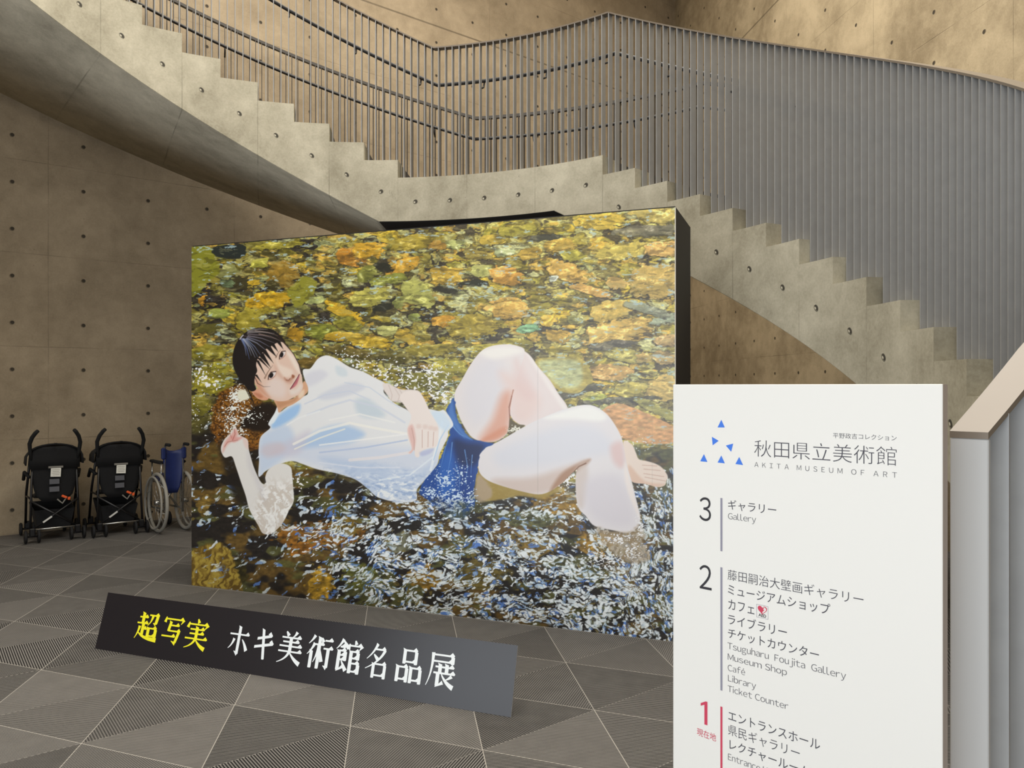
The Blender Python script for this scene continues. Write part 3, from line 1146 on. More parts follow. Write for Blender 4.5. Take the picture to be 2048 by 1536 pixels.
    for q in ((720, 740, 46, 26, .30), (775, 745, 45, 28, .30), (820, 762, 45, 26, .34), (870, 765, 40, 34, .36), (890, 795, 26, 26, .36), (700, 715, 50, 20, .22), (850, 740, 50, 16, .26),
              (408, 752, 22, 26, .38), (432, 768, 22, 12, .34), (455, 845, 40, 30, .34), (478, 790, 22, 20, .50), (470, 825, 34, 14, .36), (505, 850, 40, 30, .20), (392, 815, 12, 30, .26),
              (1262, 890, 40, 14, .20), (1130, 960, 26, 26, .34), (1150, 940, 8, 30, .38), (600, 960, 20, 30, .2)):
        sparkle(*q)
    # brown stone beside the head
    bs = poly([(425, 860), (428, 815), (448, 780), (486, 772), (520, 800), (545, 830), (540, 880), (505, 900), (450, 905)], '7a4a1a', 4, a=0.85, wob=4, keep=True)
    t = fbm(PX / 3.2, PY / 2.4, 6, 3)
    lay(bs * sst(0.52, 0.66, t) * 0.6, C('b07428'))
    lay(bs * sst(0.5, 0.36, t) * 0.7, C('2a1a0c'))
    poly([(505, 815), (545, 806), (562, 830), (535, 862), (500, 860), (480, 850)], '241c16', 5, wob=3)
    for q in ((478, 792, 22, 17, .56), (468, 818, 36, 9, .40), (470, 840, 26, 14, .42), (500, 832, 30, 12, .30), (470, 862, 26, 20, .34)):
        sparkle(*q, 'eef0e8', 2.6)
    poly([(476, 783), (492, 780), (500, 796), (480, 800)], 'e6e4cf', 2)
    poly([(440, 880), (500, 900), (520, 960), (500, 1010), (470, 1000), (450, 940)], '211d1a', 8, 0.85)

    # ---- the figure -------------------------------------------------------------------------------------
    # legs: far thigh and calf
    thigh = [(909, 795), (913, 778), (924, 760), (941, 730), (960, 705), (980, 693), (1011, 688.5), (1038, 692.5), (1050, 703), (1040, 740), (1026, 790), (1020, 830), (1018, 860), (999, 880), (972, 884), (945, 875), (926, 848), (914, 818)]
    calf = [(1022, 770), (1035, 700), (1050, 703), (1063, 714), (1077, 734), (1100, 760), (1117, 787), (1136, 818), (1120, 850), (1052, 852), (1037, 847), (1024, 836), (1019, 815)]
    mk2 = poly(calf, 'e6dad8', 0.9, keep=True)
    mk1 = poly(thigh, 'e6dfde', 0.9, keep=True)
    far = np.maximum(mk1, mk2)
    poly([(940, 740), (985, 712), (1015, 760), (985, 830), (945, 850), (925, 800)], 'dcdae0', 22, 0.8, mask=far)
    poly([(1000, 745), (1040, 760), (1080, 800), (1060, 840), (1030, 840), (1020, 800)], 'e6cdc6', 16, 0.7, mask=far)
    poly([(1004, 790), (1022, 790), (1018, 850), (995, 878), (960, 880), (985, 840)], 'd9977c', 13, 0.75, mask=mk1)
    poly([(985, 866), (1012, 852), (1014, 866), (990, 880), (960, 884)], 'd48a6a', 5, 0.7, mask=mk1)
    poly([(1030, 720), (1046, 735), (1070, 790), (1050, 800), (1030, 770)], 'e0c4c0', 12, 0.5, mask=far)
    poly([(960, 705), (985, 695), (1025, 693), (1045, 703), (1020, 712), (985, 718)], 'f2efe9', 8, 0.9, mask=far)
    poly([(1052, 706), (1064, 714), (1136, 818), (1128, 820), (1090, 765)], 'f0eae6', 5, 0.8, mask=far)
    line([(1024, 792), (1019, 815), (1020, 838), (1019, 860)], 2.2, '8a5040', 0.8, False)
    line([(1027, 780), (1022, 800), (1017, 815)], 2.5, 'a86a52', 0.7)
    poly([(1021, 838), (1036, 848), (1050, 852), (1018, 868), (1019, 850)], '5e5230', 1.2)
    sparkle(1030, 858, 14, 8, .5, 'e8e6d6', 2.2)
    # far foot
    ft = [(1247, 884), (1264, 889), (1272, 905), (1278, 918), (1294, 922), (1313, 928), (1327, 938), (1335, 952), (1333, 962), (1329, 971), (1314, 974), (1293, 968), (1264, 963), (1254, 938)]
    fm = poly(ft, 'e9d8cb', 0.9, keep=True)
    poly([(1258, 930), (1290, 962), (1330, 968), (1314, 974), (1290, 970), (1262, 964)], 'd9b49c', 4, 0.7, mask=fm)
    for a, b, c, d in ((1285, 930, 1314, 932), (1288, 938, 1321, 941), (1288, 947, 1328, 953), (1290, 954, 1331, 962)):
        line([(a, b), (c, d)], 1.4, 'b98f7c', 0.6, False, mask=fm)
    # near leg
    leg = [(959, 908), (975, 893), (999, 882), (1055, 850), (1103, 828), (1146, 813.5), (1181, 810), (1208, 823), (1227, 844.5), (1243, 874), (1249, 901), (1254, 930), (1265, 968), (1275, 1008), (1281, 1035), (1275, 1055), (1256, 1066), (1229, 1061), (1190, 1052),
           (1172, 1032), (1157, 1015), (1152, 981), (1154, 940), (1172, 927), (1148, 942), (1122, 968), (1085, 988), (1042, 982), (988, 966), (966, 953), (957, 936)]
    poly([(957, 940), (990, 958), (1045, 975), (1085, 986), (1120, 975), (1090, 996), (1040, 992), (1000, 1000), (965, 1000), (952, 975)], 'a48c44', 3, 0.95, wob=2)
    poly([(957, 950), (972, 960), (985, 990), (960, 1005), (950, 985)], 'b3a08c', 4, 0.8, wob=2)
    lm = poly(leg, 'e4e0e2', 0.9, keep=True)
    poly([(990, 905), (1060, 872), (1140, 850), (1200, 860), (1225, 900), (1180, 915), (1100, 930), (1010, 935)], 'd9dbe4', 16, 0.8, mask=lm)
    poly([(985, 960), (1060, 955), (1130, 935), (1172, 922), (1150, 945), (1110, 980), (1040, 988)], 'cdb8ac', 10, 0.75, mask=lm)
    poly([(1120, 950), (1150, 930), (1180, 918), (1172, 930), (1140, 955), (1100, 985)], 'a4795c', 5, 0.8, mask=lm)
    poly([(1152, 940), (1172, 925), (1176, 960), (1168, 1010), (1158, 1012), (1150, 980)], 'd2c4bc', 8, 0.8, mask=lm)
    poly([(1175, 960), (1235, 950), (1262, 1000), (1262, 1050), (1200, 1045), (1172, 1010)], 'd8d3da', 16, 0.8, mask=lm)
    poly([(1222, 892), (1244, 885), (1250, 925), (1240, 935), (1226, 920)], 'ddbcb8', 9, 0.75, mask=lm)
    poly([(1250, 925), (1262, 965), (1274, 1010), (1279, 1035), (1262, 1000), (1250, 960)], 'f0e6e0', 4, 0.8, mask=lm)
    poly([(1090, 836), (1150, 816), (1185, 813), (1212, 832), (1200, 842), (1150, 838)], 'f3f3ee', 7, 0.9, mask=lm)
    line([(1172, 926.5), (1158, 933), (1147, 944), (1128, 962)], 3.0, '7a5038', 0.8)
    # foot of the near leg under water
    poly([(1192, 1055), (1230, 1062), (1262, 1064), (1280, 1050), (1290, 1080), (1300, 1120), (1260, 1125), (1225, 1105), (1205, 1080)], 'a8967a', 5, 0.75, wob=5)
    for q in ((1238, 1078, 34, 12, .42), (1265, 1100, 22, 22, .34), (1200, 1120, 40, 20, .3), (1280, 1050, 8, 30, .36)):
        sparkle(*q, 'f2f2f4', 2.8)
    # shorts
    sh = [(909.5, 796), (913, 828), (923, 852), (941, 875), (962, 882), (988, 887), (973, 895), (960, 911), (956, 938), (951, 963), (947, 985), (950, 1010), (930, 1035), (907, 1040), (881, 1022), (866, 1008), (846, 992), (838, 985), (854, 952), (875, 930), (893, 890), (901, 862), (898, 836), (893, 820), (900, 806)]
    sm_ = poly(sh, '1d4a96', 1.0, wob=1.5, keep=True)
    poly([(905, 800), (911, 828), (925, 858), (945, 878), (925, 872), (905, 848), (896, 825)], '5585c8', 5, 0.8, mask=sm_)
    poly([(908, 880), (935, 885), (968, 892), (955, 925), (935, 935), (915, 920)], '12234e', 9, 0.85, mask=sm_)
    poly([(880, 930), (900, 900), (912, 950), (905, 985), (880, 990)], '2b6ac0', 9, 0.7, mask=sm_)
    poly([(922, 940), (945, 935), (944, 985), (925, 1000)], '123a86', 7, 0.7, mask=sm_)
    for a in ([(896, 880), (890, 900), (882, 935)], [(905, 885), (902, 915), (896, 945)], [(930, 900), (936, 935), (930, 970)], [(945, 910), (942, 950)], [(912, 930), (920, 955), (918, 990)], [(902, 848), (920, 868), (945, 880)], [(898, 835), (912, 860), (930, 876)]):
        line(a, 2.2, '6fa0dc', 0.75, mask=sm_)
    for q in ((890, 960, 26, 22, .36), (905, 1000, 45, 24, .44), (925, 950, 20, 26, .26), (860, 985, 20, 16, .40), (940, 1000, 14, 26, .4)):
        sparkle(*q, 'cfe2f6', 3.0)
    ds = sst(985, 1035, PY + (vn(PX / 8, PY / 6, 2) - .5) * 40) * sm_
    lay(ds * 0.75, dark)
    lay(ds * m, wcol)
    # shirt
    st_ = [(617, 784), (606, 742), (621, 737), (635, 719), (647, 712), (659, 711.5), (675, 718.5), (700, 734), (726, 743), (749, 755), (772, 768), (768, 784), (788, 805), (812, 818), (830, 828), (855, 818), (878, 822), (890, 821), (907, 848), (897, 862), (896, 874), (880, 907), (874, 930),
           (848, 962), (834, 980), (832, 1001), (796, 1004), (756, 994), (735, 976), (710, 958), (672, 946), (634, 938), (606, 928), (584, 922), (555, 930), (532, 942), (518, 953), (519, 921), (518, 901), (522, 874), (541, 856), (537.5, 847), (550, 826), (556, 812), (560, 824), (576, 813), (603, 795)]
    S = poly(st_, 'e8e9ea', 0.9, keep=True)
    poly([(520, 880), (545, 858), (575, 850), (590, 880), (570, 915), (530, 945), (519, 950)], 'c4d4ea', 9, 0.8, mask=S)
    poly([(560, 905), (640, 885), (760, 890), (880, 905), (860, 950), (760, 985), (640, 935)], 'd0d9ea', 14, 0.75, mask=S)
    poly([(640, 915), (740, 925), (830, 940), (870, 925), (845, 965), (832, 1000), (756, 994), (710, 957)], 'b6c9e4', 10, 0.65, mask=S)
    poly([(585, 895), (640, 860), (690, 850), (730, 868), (700, 885), (640, 893)], 'a9c6e8', 8, 0.8, mask=S)
    poly([(548, 840), (575, 818), (600, 808), (595, 830), (565, 850), (545, 856)], '9cc4ee', 5, 0.9, mask=S)
    poly([(537, 847), (552, 822), (557, 816), (558, 828), (548, 846)], 'e9f1f6', 2, 0.9, mask=S)
    poly([(712, 800), (740, 800), (770, 830), (740, 836), (716, 826)], 'c6d4de', 8, 0.8, mask=S)
    poly([(590, 875), (620, 862), (600, 905), (560, 912), (545, 900)], 'cfc8d6', 10, 0.6, mask=S)
    poly([(530, 890), (560, 885), (570, 900), (540, 915), (523, 905)], 'd3c6cc', 8, 0.7, mask=S)
    poly([(640, 790), (700, 765), (730, 775), (700, 790), (650, 800)], 'd3d7e2', 5, 0.8, mask=S)
    poly([(612, 750), (640, 740), (655, 750), (632, 768), (612, 772)], 'd6d6e0', 6, 0.7, mask=S)
    poly([(672, 732), (692, 738), (694, 752), (676, 750)], 'cfdbe2', 4, 0.7, mask=S)
    for a, w, c in (([(588, 888), (640, 862), (700, 846), (760, 858), (816, 868)], 5, 'f6f4ec'), ([(590, 898), (640, 876), (690, 858)], 3, 'f4f1e4'), ([(615, 830), (660, 812), (700, 800), (760, 815), (810, 845)], 4, 'd4dae6'),
                    ([(640, 890), (720, 880), (815, 868)], 3, 'f6f6f4'), ([(640, 905), (730, 895), (815, 880)], 3, 'b4c4e2'), ([(660, 840), (720, 828), (790, 845)], 3, 'f3f3f0'), ([(610, 808), (650, 790), (700, 782), (740, 800)], 2.5, 'cfd6e4'),
                    ([(700, 920), (760, 915), (820, 905)], 6, 'ece6e6'), ([(640, 925), (720, 935), (800, 935)], 3, 'dfe4f0'), ([(575, 850), (600, 835), (640, 822)], 3, 'f0f2f2'), ([(690, 765), (740, 775), (775, 800), (800, 815)], 2, 'cdd6e4'),
                    ([(885, 845), (880, 870), (872, 900), (862, 940)], 5, 'eef4fa'), ([(897, 850), (880, 880), (868, 920)], 2, 'a9c8ea'), ([(760, 960), (820, 950), (865, 915)], 3, 'e6effa')):
        line(a, w, c, 0.75, False, mask=S)
    poly([(862, 825), (886, 824), (903, 848), (893, 862), (876, 850)], 'cfe2f2', 5, 0.8, mask=S)
    edgeS = sst(920, 985, PY + (vn(PX / 10, PY / 6, 1) - .5) * 24) * S * sst(560, 640, PX)
    nz = fbm(PX / 9 + wl * 2, PY / 4 + wl * 2, 6, 3)
    lay(edgeS * sst(0.60, 0.66, nz) * 0.8, C('f6f8fa'))
    lay(edgeS * sst(0.42, 0.34, nz) * 0.5, C('7f9cc8'))
    # sleeve and the arm across the body
    poly([(765, 770), (778, 767), (800, 778), (836, 781), (848, 800), (840, 812), (812, 802), (800, 805), (782, 800)], 'e6dcd6', 1.2, wob=1.2)
    for a in ([(778, 770), (785, 790), (783, 800)], [(790, 776), (800, 792), (796, 803)], [(800, 780), (810, 795)]):
        line(a, 1.6, 'c4b2aa', 0.5, False)
    line([(786, 804), (800, 802), (815, 815)], 1.2, '8a7a70', 0.6)
    arm = [(800, 795), (812, 783), (838, 784), (851, 802), (861, 824), (874, 846), (877.5, 860), (876, 887), (868, 896), (856, 897), (844, 903), (838, 914), (831, 912), (829, 900), (821.5, 907.5), (817, 905), (824, 897), (817, 876), (815, 857), (823, 833), (812, 815)]
    A = poly(arm, 'efe4de', 0.9, keep=True)
    poly([(816, 860), (826, 850), (832, 880), (826, 905), (818, 905), (824, 895)], 'e3b8b0', 3, 0.8, mask=A)
    for a in ([(824, 856), (829, 880), (829, 904)], [(845, 860), (845, 895)], [(857, 863), (856.5, 894)], [(868, 864), (866.5, 892)]):
        line(a, 1.1, 'b88a7e', 0.7, False, mask=A)
    for x, y in ((838, 852), (851, 853), (862, 855), (871, 857)):
        poly([(x - 4, y - 3), (x + 4, y - 3), (x + 4, y + 4), (x - 4, y + 4)], 'e2cbc2', 3, 0.6, mask=A)
    poly([(840, 905), (856, 899), (868, 897), (862, 906), (845, 912)], 'b8bedc', 3, 0.8)
    # arm raised out of the water
    am = [(470.5, 853), (476, 862), (479, 870), (485, 873), (496, 880), (498, 897), (502, 913), (509, 936), (521, 962), (530, 968), (531, 955), (537, 940), (552, 930), (567, 927), (582, 934), (585, 950), (587, 975), (588, 1002), (578, 1022), (567, 1044), (553, 1060), (540, 1068), (526, 1066), (517, 1050),
          (500, 1020), (492, 991), (482, 962), (472, 932), (464.5, 913), (451, 915), (444, 905), (443, 893), (450, 878), (461, 867)]
    R = poly(am, 'e5e2dd', 0.9, keep=True)
    poly([(497, 900), (508, 936), (522, 964), (535, 990), (530, 1010), (510, 960), (496, 930)], 'd3d0d2', 7, 0.7, mask=R)
    poly([(446, 905), (450, 885), (462, 870), (472, 858), (477, 868), (468, 880), (455, 890)], 'e0a498', 4, 0.85, mask=R)
    poly([(462, 872), (474, 874), (486, 874), (476, 882), (466, 884)], 'dd9a92', 3, 0.8, mask=R)
    line([(469, 858), (471, 868), (466, 880)], 1.3, 'a85c54', 0.8, False)
    line([(450, 893), (456, 884), (466, 882), (476, 880)], 1.5, 'b8786c', 0.7, False)
    line([(461, 868), (464, 876)], 1.1, 'b8786c', 0.7, False)
    poly([(486, 876), (497, 882), (498, 898), (490, 892)], 'e8c9c0', 3, 0.7, mask=R)
    wr = R * sst(945, 985, PY) * sst(520, 545, PX + (PY - 960) * 0.4)
    nz2 = fbm(PX / 6 + wl * 4, PY / 9 + wl * 4, 2, 3)
    lay(wr * sst(0.5, 0.42, nz2) * 0.6, C('c9bcae'))
    lay(wr * sst(0.56, 0.64, nz2) * 0.8, C('f8f6f2'))
    line([(522, 955), (528, 952), (531, 964)], 4, '3a3634', 0.8, False)
    # ---- head
    def h(x, y):
        return (440 + x / 7.877, 640 + y / 7.877)

    def H(*p):
        return [h(*q) for q in p]
    nk = poly(H((860, 1230), (1100, 1255), (1250, 1160), (1330, 960), (1395, 1100), (1300, 1225), (1150, 1330), (1020, 1385), (935, 1460), (905, 1370)), 'd9a988', 0.9, keep=True)
    poly(H((900, 1280), (1100, 1270), (1230, 1190), (1200, 1270), (1050, 1340), (930, 1380)), 'b98560', 4, 0.6, mask=nk)
    poly(H((1245, 1150), (1330, 1100), (1320, 1200), (1250, 1230)), 'eedcc4', 3, 0.8, mask=nk)
    em = poly(H((500, 1110), (600, 1090), (690, 1150), (770, 1220), (745, 1262), (660, 1262), (570, 1215)), 'dba184', 0.9, keep=True)
    poly(H((540, 1150), (620, 1160), (680, 1210), (620, 1225)), 'b06a4c', 3, 0.6, mask=em)
    face = H((590, 560), (690, 430), (820, 330), (960, 330), (1050, 410), (1150, 520), (1220, 640), (1270, 760), (1292, 860), (1305, 960), (1312, 1060), (1265, 1160), (1180, 1212), (1060, 1268), (940, 1280), (820, 1252), (715, 1200), (650, 1140), (590, 1060), (545, 960), (550, 800))
    fc = poly(face, 'e2c4b2', 0.8, keep=True)
    poly(H((840, 900), (1000, 960), (1060, 1100), (1000, 1220), (850, 1210), (740, 1120), (760, 1000)), 'e6d4cb', 9, 0.9, mask=fc)
    poly(H((640, 560), (760, 480), (900, 440), (960, 560), (880, 700), (760, 780), (650, 800)), 'e6cbb8', 7, 0.7, mask=fc)
    poly(H((1040, 480), (1150, 560), (1240, 720), (1270, 850), (1200, 780), (1120, 640)), 'efe0d2', 4, 0.9, mask=fc)
    poly(H((560, 900), (620, 960), (700, 1100), (800, 1230), (680, 1170), (580, 1060)), 'cf9274', 5, 0.75, mask=fc)
    poly(H((1100, 1100), (1200, 1080), (1270, 1000), (1300, 1060), (1240, 1150), (1130, 1180)), 'e8ddd4', 5, 0.8, mask=fc)
    poly(H((1010, 900), (1040, 980), (1120, 1000), (1150, 960), (1100, 940)), 'c49580', 4, 0.6, mask=fc)
    # nose
    poly(H((900, 620), (950, 700), (1080, 760), (1150, 800), (1140, 860), (1060, 900), (1000, 880), (930, 780)), 'ecd9ca', 4, 0.9, mask=fc)
    poly(H((850, 690), (930, 800), (1000, 900), (1030, 940), (980, 930), (890, 820)), 'd3ac98', 4, 0.6, mask=fc)
    poly(H((1020, 900), (1070, 955), (1110, 925), (1150, 870), (1185, 890), (1150, 935), (1080, 970), (1030, 945)), 'b27c64', 2, 0.75, mask=fc)
    line(H((1050, 945), (1085, 950), (1110, 920)), 1.3, '7d4a3a', 0.8, False)
    poly(H((1140, 860), (1180, 880), (1165, 915), (1140, 900)), '9a5c40', 1.2, 0.9, mask=fc)
    # mouth
    poly(H((1112, 1092), (1150, 1020), (1215, 930), (1255, 855), (1258, 880), (1235, 960), (1190, 1040)), 'b4636c', 1.2, 0.95)
    poly(H((1170, 1030), (1215, 985), (1240, 930), (1225, 1000), (1190, 1042)), 'cf8488', 1.5, 0.8)
    line(H((1112, 1090), (1160, 1010), (1220, 915), (1255, 855)), 1.3, '5a2a30', 0.9, False)
    line(H((1120, 1050), (1180, 960), (1230, 880)), 1.2, 'f2e4dc', 0.6, False)
    # eyes and brows
    for cx_, cy_, sx_, wht in ((978, 550, 1.0, (1018, 520)), (812, 872, 1.25, (852, 842))):
        poly(H((cx_ - 40 * sx_, cy_ + 70), (cx_ - 30 * sx_, cy_ - 10), (cx_ + 10 * sx_, cy_ - 60), (cx_ + 65 * sx_, cy_ - 60), (cx_ + 60 * sx_, cy_ - 5), (cx_ + 15 * sx_, cy_ + 50)), 'c99c88', 2.2, 0.8, mask=fc)
        poly(H((cx_ - 22 * sx_, cy_ + 52), (cx_ - 28 * sx_, cy_), (cx_ + 5 * sx_, cy_ - 48), (cx_ + 55 * sx_, cy_ - 50), (cx_ + 45 * sx_, cy_), (cx_ + 10 * sx_, cy_ + 40)), 'e6dcd8', 0.9)
        poly(H((cx_ - 26 * sx_, cy_ + 20), (cx_ - 14 * sx_, cy_ - 30), (cx_ + 14 * sx_, cy_ - 42), (cx_ + 28 * sx_, cy_ - 8), (cx_ + 14 * sx_, cy_ + 30), (cx_ - 10 * sx_, cy_ + 42)), '1e1a1c', 0.8)
        line(H((cx_ - 36 * sx_, cy_ + 66), (cx_ - 32 * sx_, cy_ + 5), (cx_, cy_ - 52), (cx_ + 58 * sx_, cy_ - 60)), 1.8, '33221e', 0.9, False)
        line(H((cx_ - 18 * sx_, cy_ + 62), (cx_ + 16 * sx_, cy_ + 46), (cx_ + 50 * sx_, cy_ + 6)), 1.2, 'a0665a', 0.6, False)
    line(H((885, 590), (915, 530), (960, 470)), 3.2, '8a6a58', 0.55)
    line(H((712, 915), (760, 820), (835, 715)), 3.6, '7d604e', 0.6)
    # hair
    hair = H((203, 600), (228, 450), (290, 315), (350, 245), (440, 175), (560, 130), (700, 124), (830, 150), (930, 218), (1000, 295), (1035, 360), (960, 345), (870, 375), (800, 420), (715, 470), (650, 545), (595, 620), (575, 710), (592, 800), (560, 880), (548, 1000), (575, 1090), (500, 1125), (420, 1060), (330, 955), (258, 840), (214, 720))
    hm = poly(hair, '1f1b1b', 0.9, keep=True)
    for q in ([(850, 300), (960, 350), (1005, 465)], [(740, 330), (850, 350), (925, 505)], [(680, 400), (790, 390), (902, 588)], [(630, 460), (730, 470), (852, 684)], [(585, 530), (690, 520), (806, 752)], [(565, 580), (650, 600), (792, 778)], [(560, 620), (620, 640), (722, 870)], [(545, 860), (590, 860), (660, 985)]):
        poly(H(*q), '1d1919', 0.8, sm=False)
    line(H((920, 240), (1060, 400), (1170, 545), (1250, 700), (1288, 850)), 1.6, '2a1e1c', 0.85, False)
    line(H((880, 230), (1010, 360), (1110, 470)), 1.4, '3a2a26', 0.8, False)
    line(H((545, 880), (600, 1000), (690, 1050), (800, 1048)), 1.5, '241a18', 0.85)
    line(H((430, 1060), (490, 1200), (575, 1400)), 3.6, '1c1816', 0.95)
    line(H((400, 1060), (470, 1210), (540, 1340)), 2.0, '1c1816', 0.9)
    for a, b, w, c in (((345, 300), (420, 560), 4, '8a9ac0'), ((355, 300), (470, 620), 3.5, '6a7fb8'), ((370, 300), (500, 560), 3, 'b4bfd8'), ((380, 300), (560, 590), 3, 'c8d0e4'), ((400, 300), (600, 580), 2.5, '9fb0d8'), ((420, 300), (650, 560), 2.5, '8fa2cc'),
                       ((430, 290), (720, 470), 3, 'b2b8d0'), ((440, 270), (800, 430), 3, '8c8ea8'), ((450, 250), (860, 360), 2.5, 'a8a2b0'), ((440, 220), (900, 300), 3, '8a7f88'), ((450, 190), (860, 215), 4, 'b0a8a8'), ((470, 165), (760, 150), 4, 'a09a98'), ((620, 220), (960, 330), 2.2, 'b89c8c'), ((560, 170), (920, 250), 2.5, 'a89488')):
        line(H(a, ((a[0] + b[0]) / 2 + 15, (a[1] + b[1]) / 2 - 15), b), w, c, 0.6, True, mask=hm)
    line(H((330, 300), (360, 250), (470, 260), (600, 250)), 2.5, '6e6268', 0.6, True, mask=hm)
    line(H((320, 300), (340, 270), (370, 240)), 2.2, 'd8d6d6', 0.8, False)
    # panel seams of the print
    for sx_ in (1076, 1305):
        lay(sst(1.0, 0.2, np.abs(PX - sx_)) * 0.12, C('505050'))
    return np.clip(img * 1.05, 0, 1)


NU, NV = 1000, 707
pic = paint_picture(NU, NV, P0, PD, P_LEN, P_H, EYE, FPX, HZ)
lin = np.where(pic <= 0.04045, pic / 12.92, ((pic + 0.055) / 1.055) ** 2.4).astype(np.float32)
gu, gv = np.meshgrid(np.linspace(0, P_LEN, NU), np.linspace(0, P_H, NV))
co = np.stack([gu, np.full_like(gu, -0.004), gv], -1).reshape(-1, 3).astype(np.float32)
ii = np.arange(NU * NV, dtype=np.int32).reshape(NV, NU)
quad = np.stack([ii[:-1, :-1], ii[:-1, 1:], ii[1:, 1:], ii[1:, :-1]], -1).reshape(-1)
me = bpy.data.meshes.new('print')
me.vertices.add(NU * NV)
me.vertices.foreach_set('co', co.ravel())
nq = (NU - 1) * (NV - 1)
me.loops.add(nq * 4)
me.loops.foreach_set('vertex_index', quad)
me.polygons.add(nq)
me.polygons.foreach_set('loop_start', np.arange(nq, dtype=np.int32) * 4)
me.update(calc_edges=True)
ca_ = me.color_attributes.new('ink', 'FLOAT_COLOR', 'POINT')
ca_.data.foreach_set('color', np.concatenate([lin.reshape(-1, 3), np.ones((NU * NV, 1), np.float32)], 1).ravel())
k = NT('printed_film')
at = k.n('ShaderNodeAttribute', attribute_name='ink')
k.t.links.new(at.outputs['Color'], k.b.inputs['Base Color'])
k.b.inputs['Roughness'].default_value = 0.33
k.b.inputs['Specular IOR Level'].default_value = 0.6
me.materials.append(k.m)
pr = bpy.data.objects.new('print', me)
COL.objects.link(pr)
pr.parent = panel
pr['label'] = 'printed picture of a person in a white shirt and blue shorts lying in a clear stream'
# pale cut edge of the film down the right side
MB().box((P_LEN + 0.002, 0.0, P_H / 2), (0.004, 0.012, P_H)).build('film_edge', plain('white_film_edge', srgb(235, 232, 222), 0.5), panel)

# ------------------------------------------------------------------ lettering
_txt = {}


def text_mesh(body, thin=0.0):
    """outline of a line of type as (verts, faces) in its own units"""
    key = (body, thin)
    if key in _txt:
        return _txt[key]
    cu = bpy.data.curves.new('type', 'FONT')
    cu.body = body
    cu.size = 1.0
    cu.resolution_u = 4
    cu.offset = thin
    o = bpy.data.objects.new('type', cu)
    COL.objects.link(o)
    dg = bpy.context.evaluated_depsgraph_get()
    me = bpy.data.meshes.new_from_object(o.evaluated_get(dg), depsgraph=dg)
    v = np.array([(p.co.x, p.co.y) for p in me.vertices], np.float64).reshape(-1, 2)
    f = [tuple(p.vertices) for p in me.polygons]
    bpy.data.objects.remove(o)
    bpy.data.curves.remove(cu)
    bpy.data.meshes.remove(me)
    _txt[key] = (v, f)
    return v, f


def latin_mesh(body, gap=0.085, space=0.30):
    """Latin letters set from the wide forms of the same type as the Japanese lines, closed up"""
    V, F, x = [], [], 0.0
    for ch in body:
        if ch == ' ':
            x += space
            continue
        base = {'é': 'e'}.get(ch, ch)
        v, f = text_mesh(chr(ord(base) + 0xFEE0), -0.010)
        o = v[:, 0].min()
        w = v[:, 0].max() - o
        k0 = sum(len(q) for q in V)
        V.append(np.column_stack([v[:, 0] - o + x, v[:, 1]]))
        F += [tuple(i + k0 for i in q) for q in f]
        if ch == 'é':
            t = v[:, 1].max()
            V.append(np.array([(x + 0.20, t + 0.06), (x + 0.26, t + 0.05), (x + 0.40, t + 0.20), (x + 0.32, t + 0.22)]))
            F.append(tuple(range(k0 + len(v), k0 + len(v) + 4)))
        x += w + gap
    return np.concatenate(V), F


# ------------------------------------------------------------------ the low black title board on the floor
T0, T1 = Vector((-2.383, 4.397)), Vector((-0.0045, 3.482))
T_LEN = (T1 - T0).length
TD = (T1 - T0).normalized()
T_TILT = math.atan2(0.088, 0.298)
T_H = math.hypot(0.088, 0.298)
board = empty('title_board', (T0.x, T0.y, 0), math.atan2(TD.y, TD.x))
tag(board, 'low black board leaning back on the floor with yellow and white characters', 'sign')
tilt = Matrix.Rotation(-T_TILT, 3, 'X')


def on_board(s, t, out=0.0):
    """point of the board: s along it, t up its face"""
    return tilt @ Vector((s, -out, t))


M_TITLE = plain('satin_black_film', srgb(36, 33, 36), 0.30, spec=0.45)
M_EDGE = plain('grey_board_core', srgb(150, 148, 146), 0.6)
m = MB()
m.box(on_board(T_LEN / 2, T_H / 2, -0.0042), (T_LEN, 0.007, T_H - 0.001), tilt)
m.build('board_core', M_EDGE, board)
m = MB()
m.box(on_board(T_LEN / 2, T_H / 2 + 0.0005, 0.0), (T_LEN - 0.002, 0.0014, T_H), tilt)
m.build('black_face', M_TITLE, board)
for s in (0.35, T_LEN - 0.35):
    st = MB()
    a, b, c = on_board(s, T_H * 0.75, -0.009), Vector((s, 0.16, 0.004)), on_board(s, 0.012, -0.009)
    w = Vector((0.004, 0, 0))
    st.add([a - w, b - w, c - w, a + w, b + w, c + w], [(0, 1, 2), (5, 4, 3), (0, 3, 4, 1), (1, 4, 5, 2), (2, 5, 3, 0)])
    st.build('support_strut', M_EDGE, board)

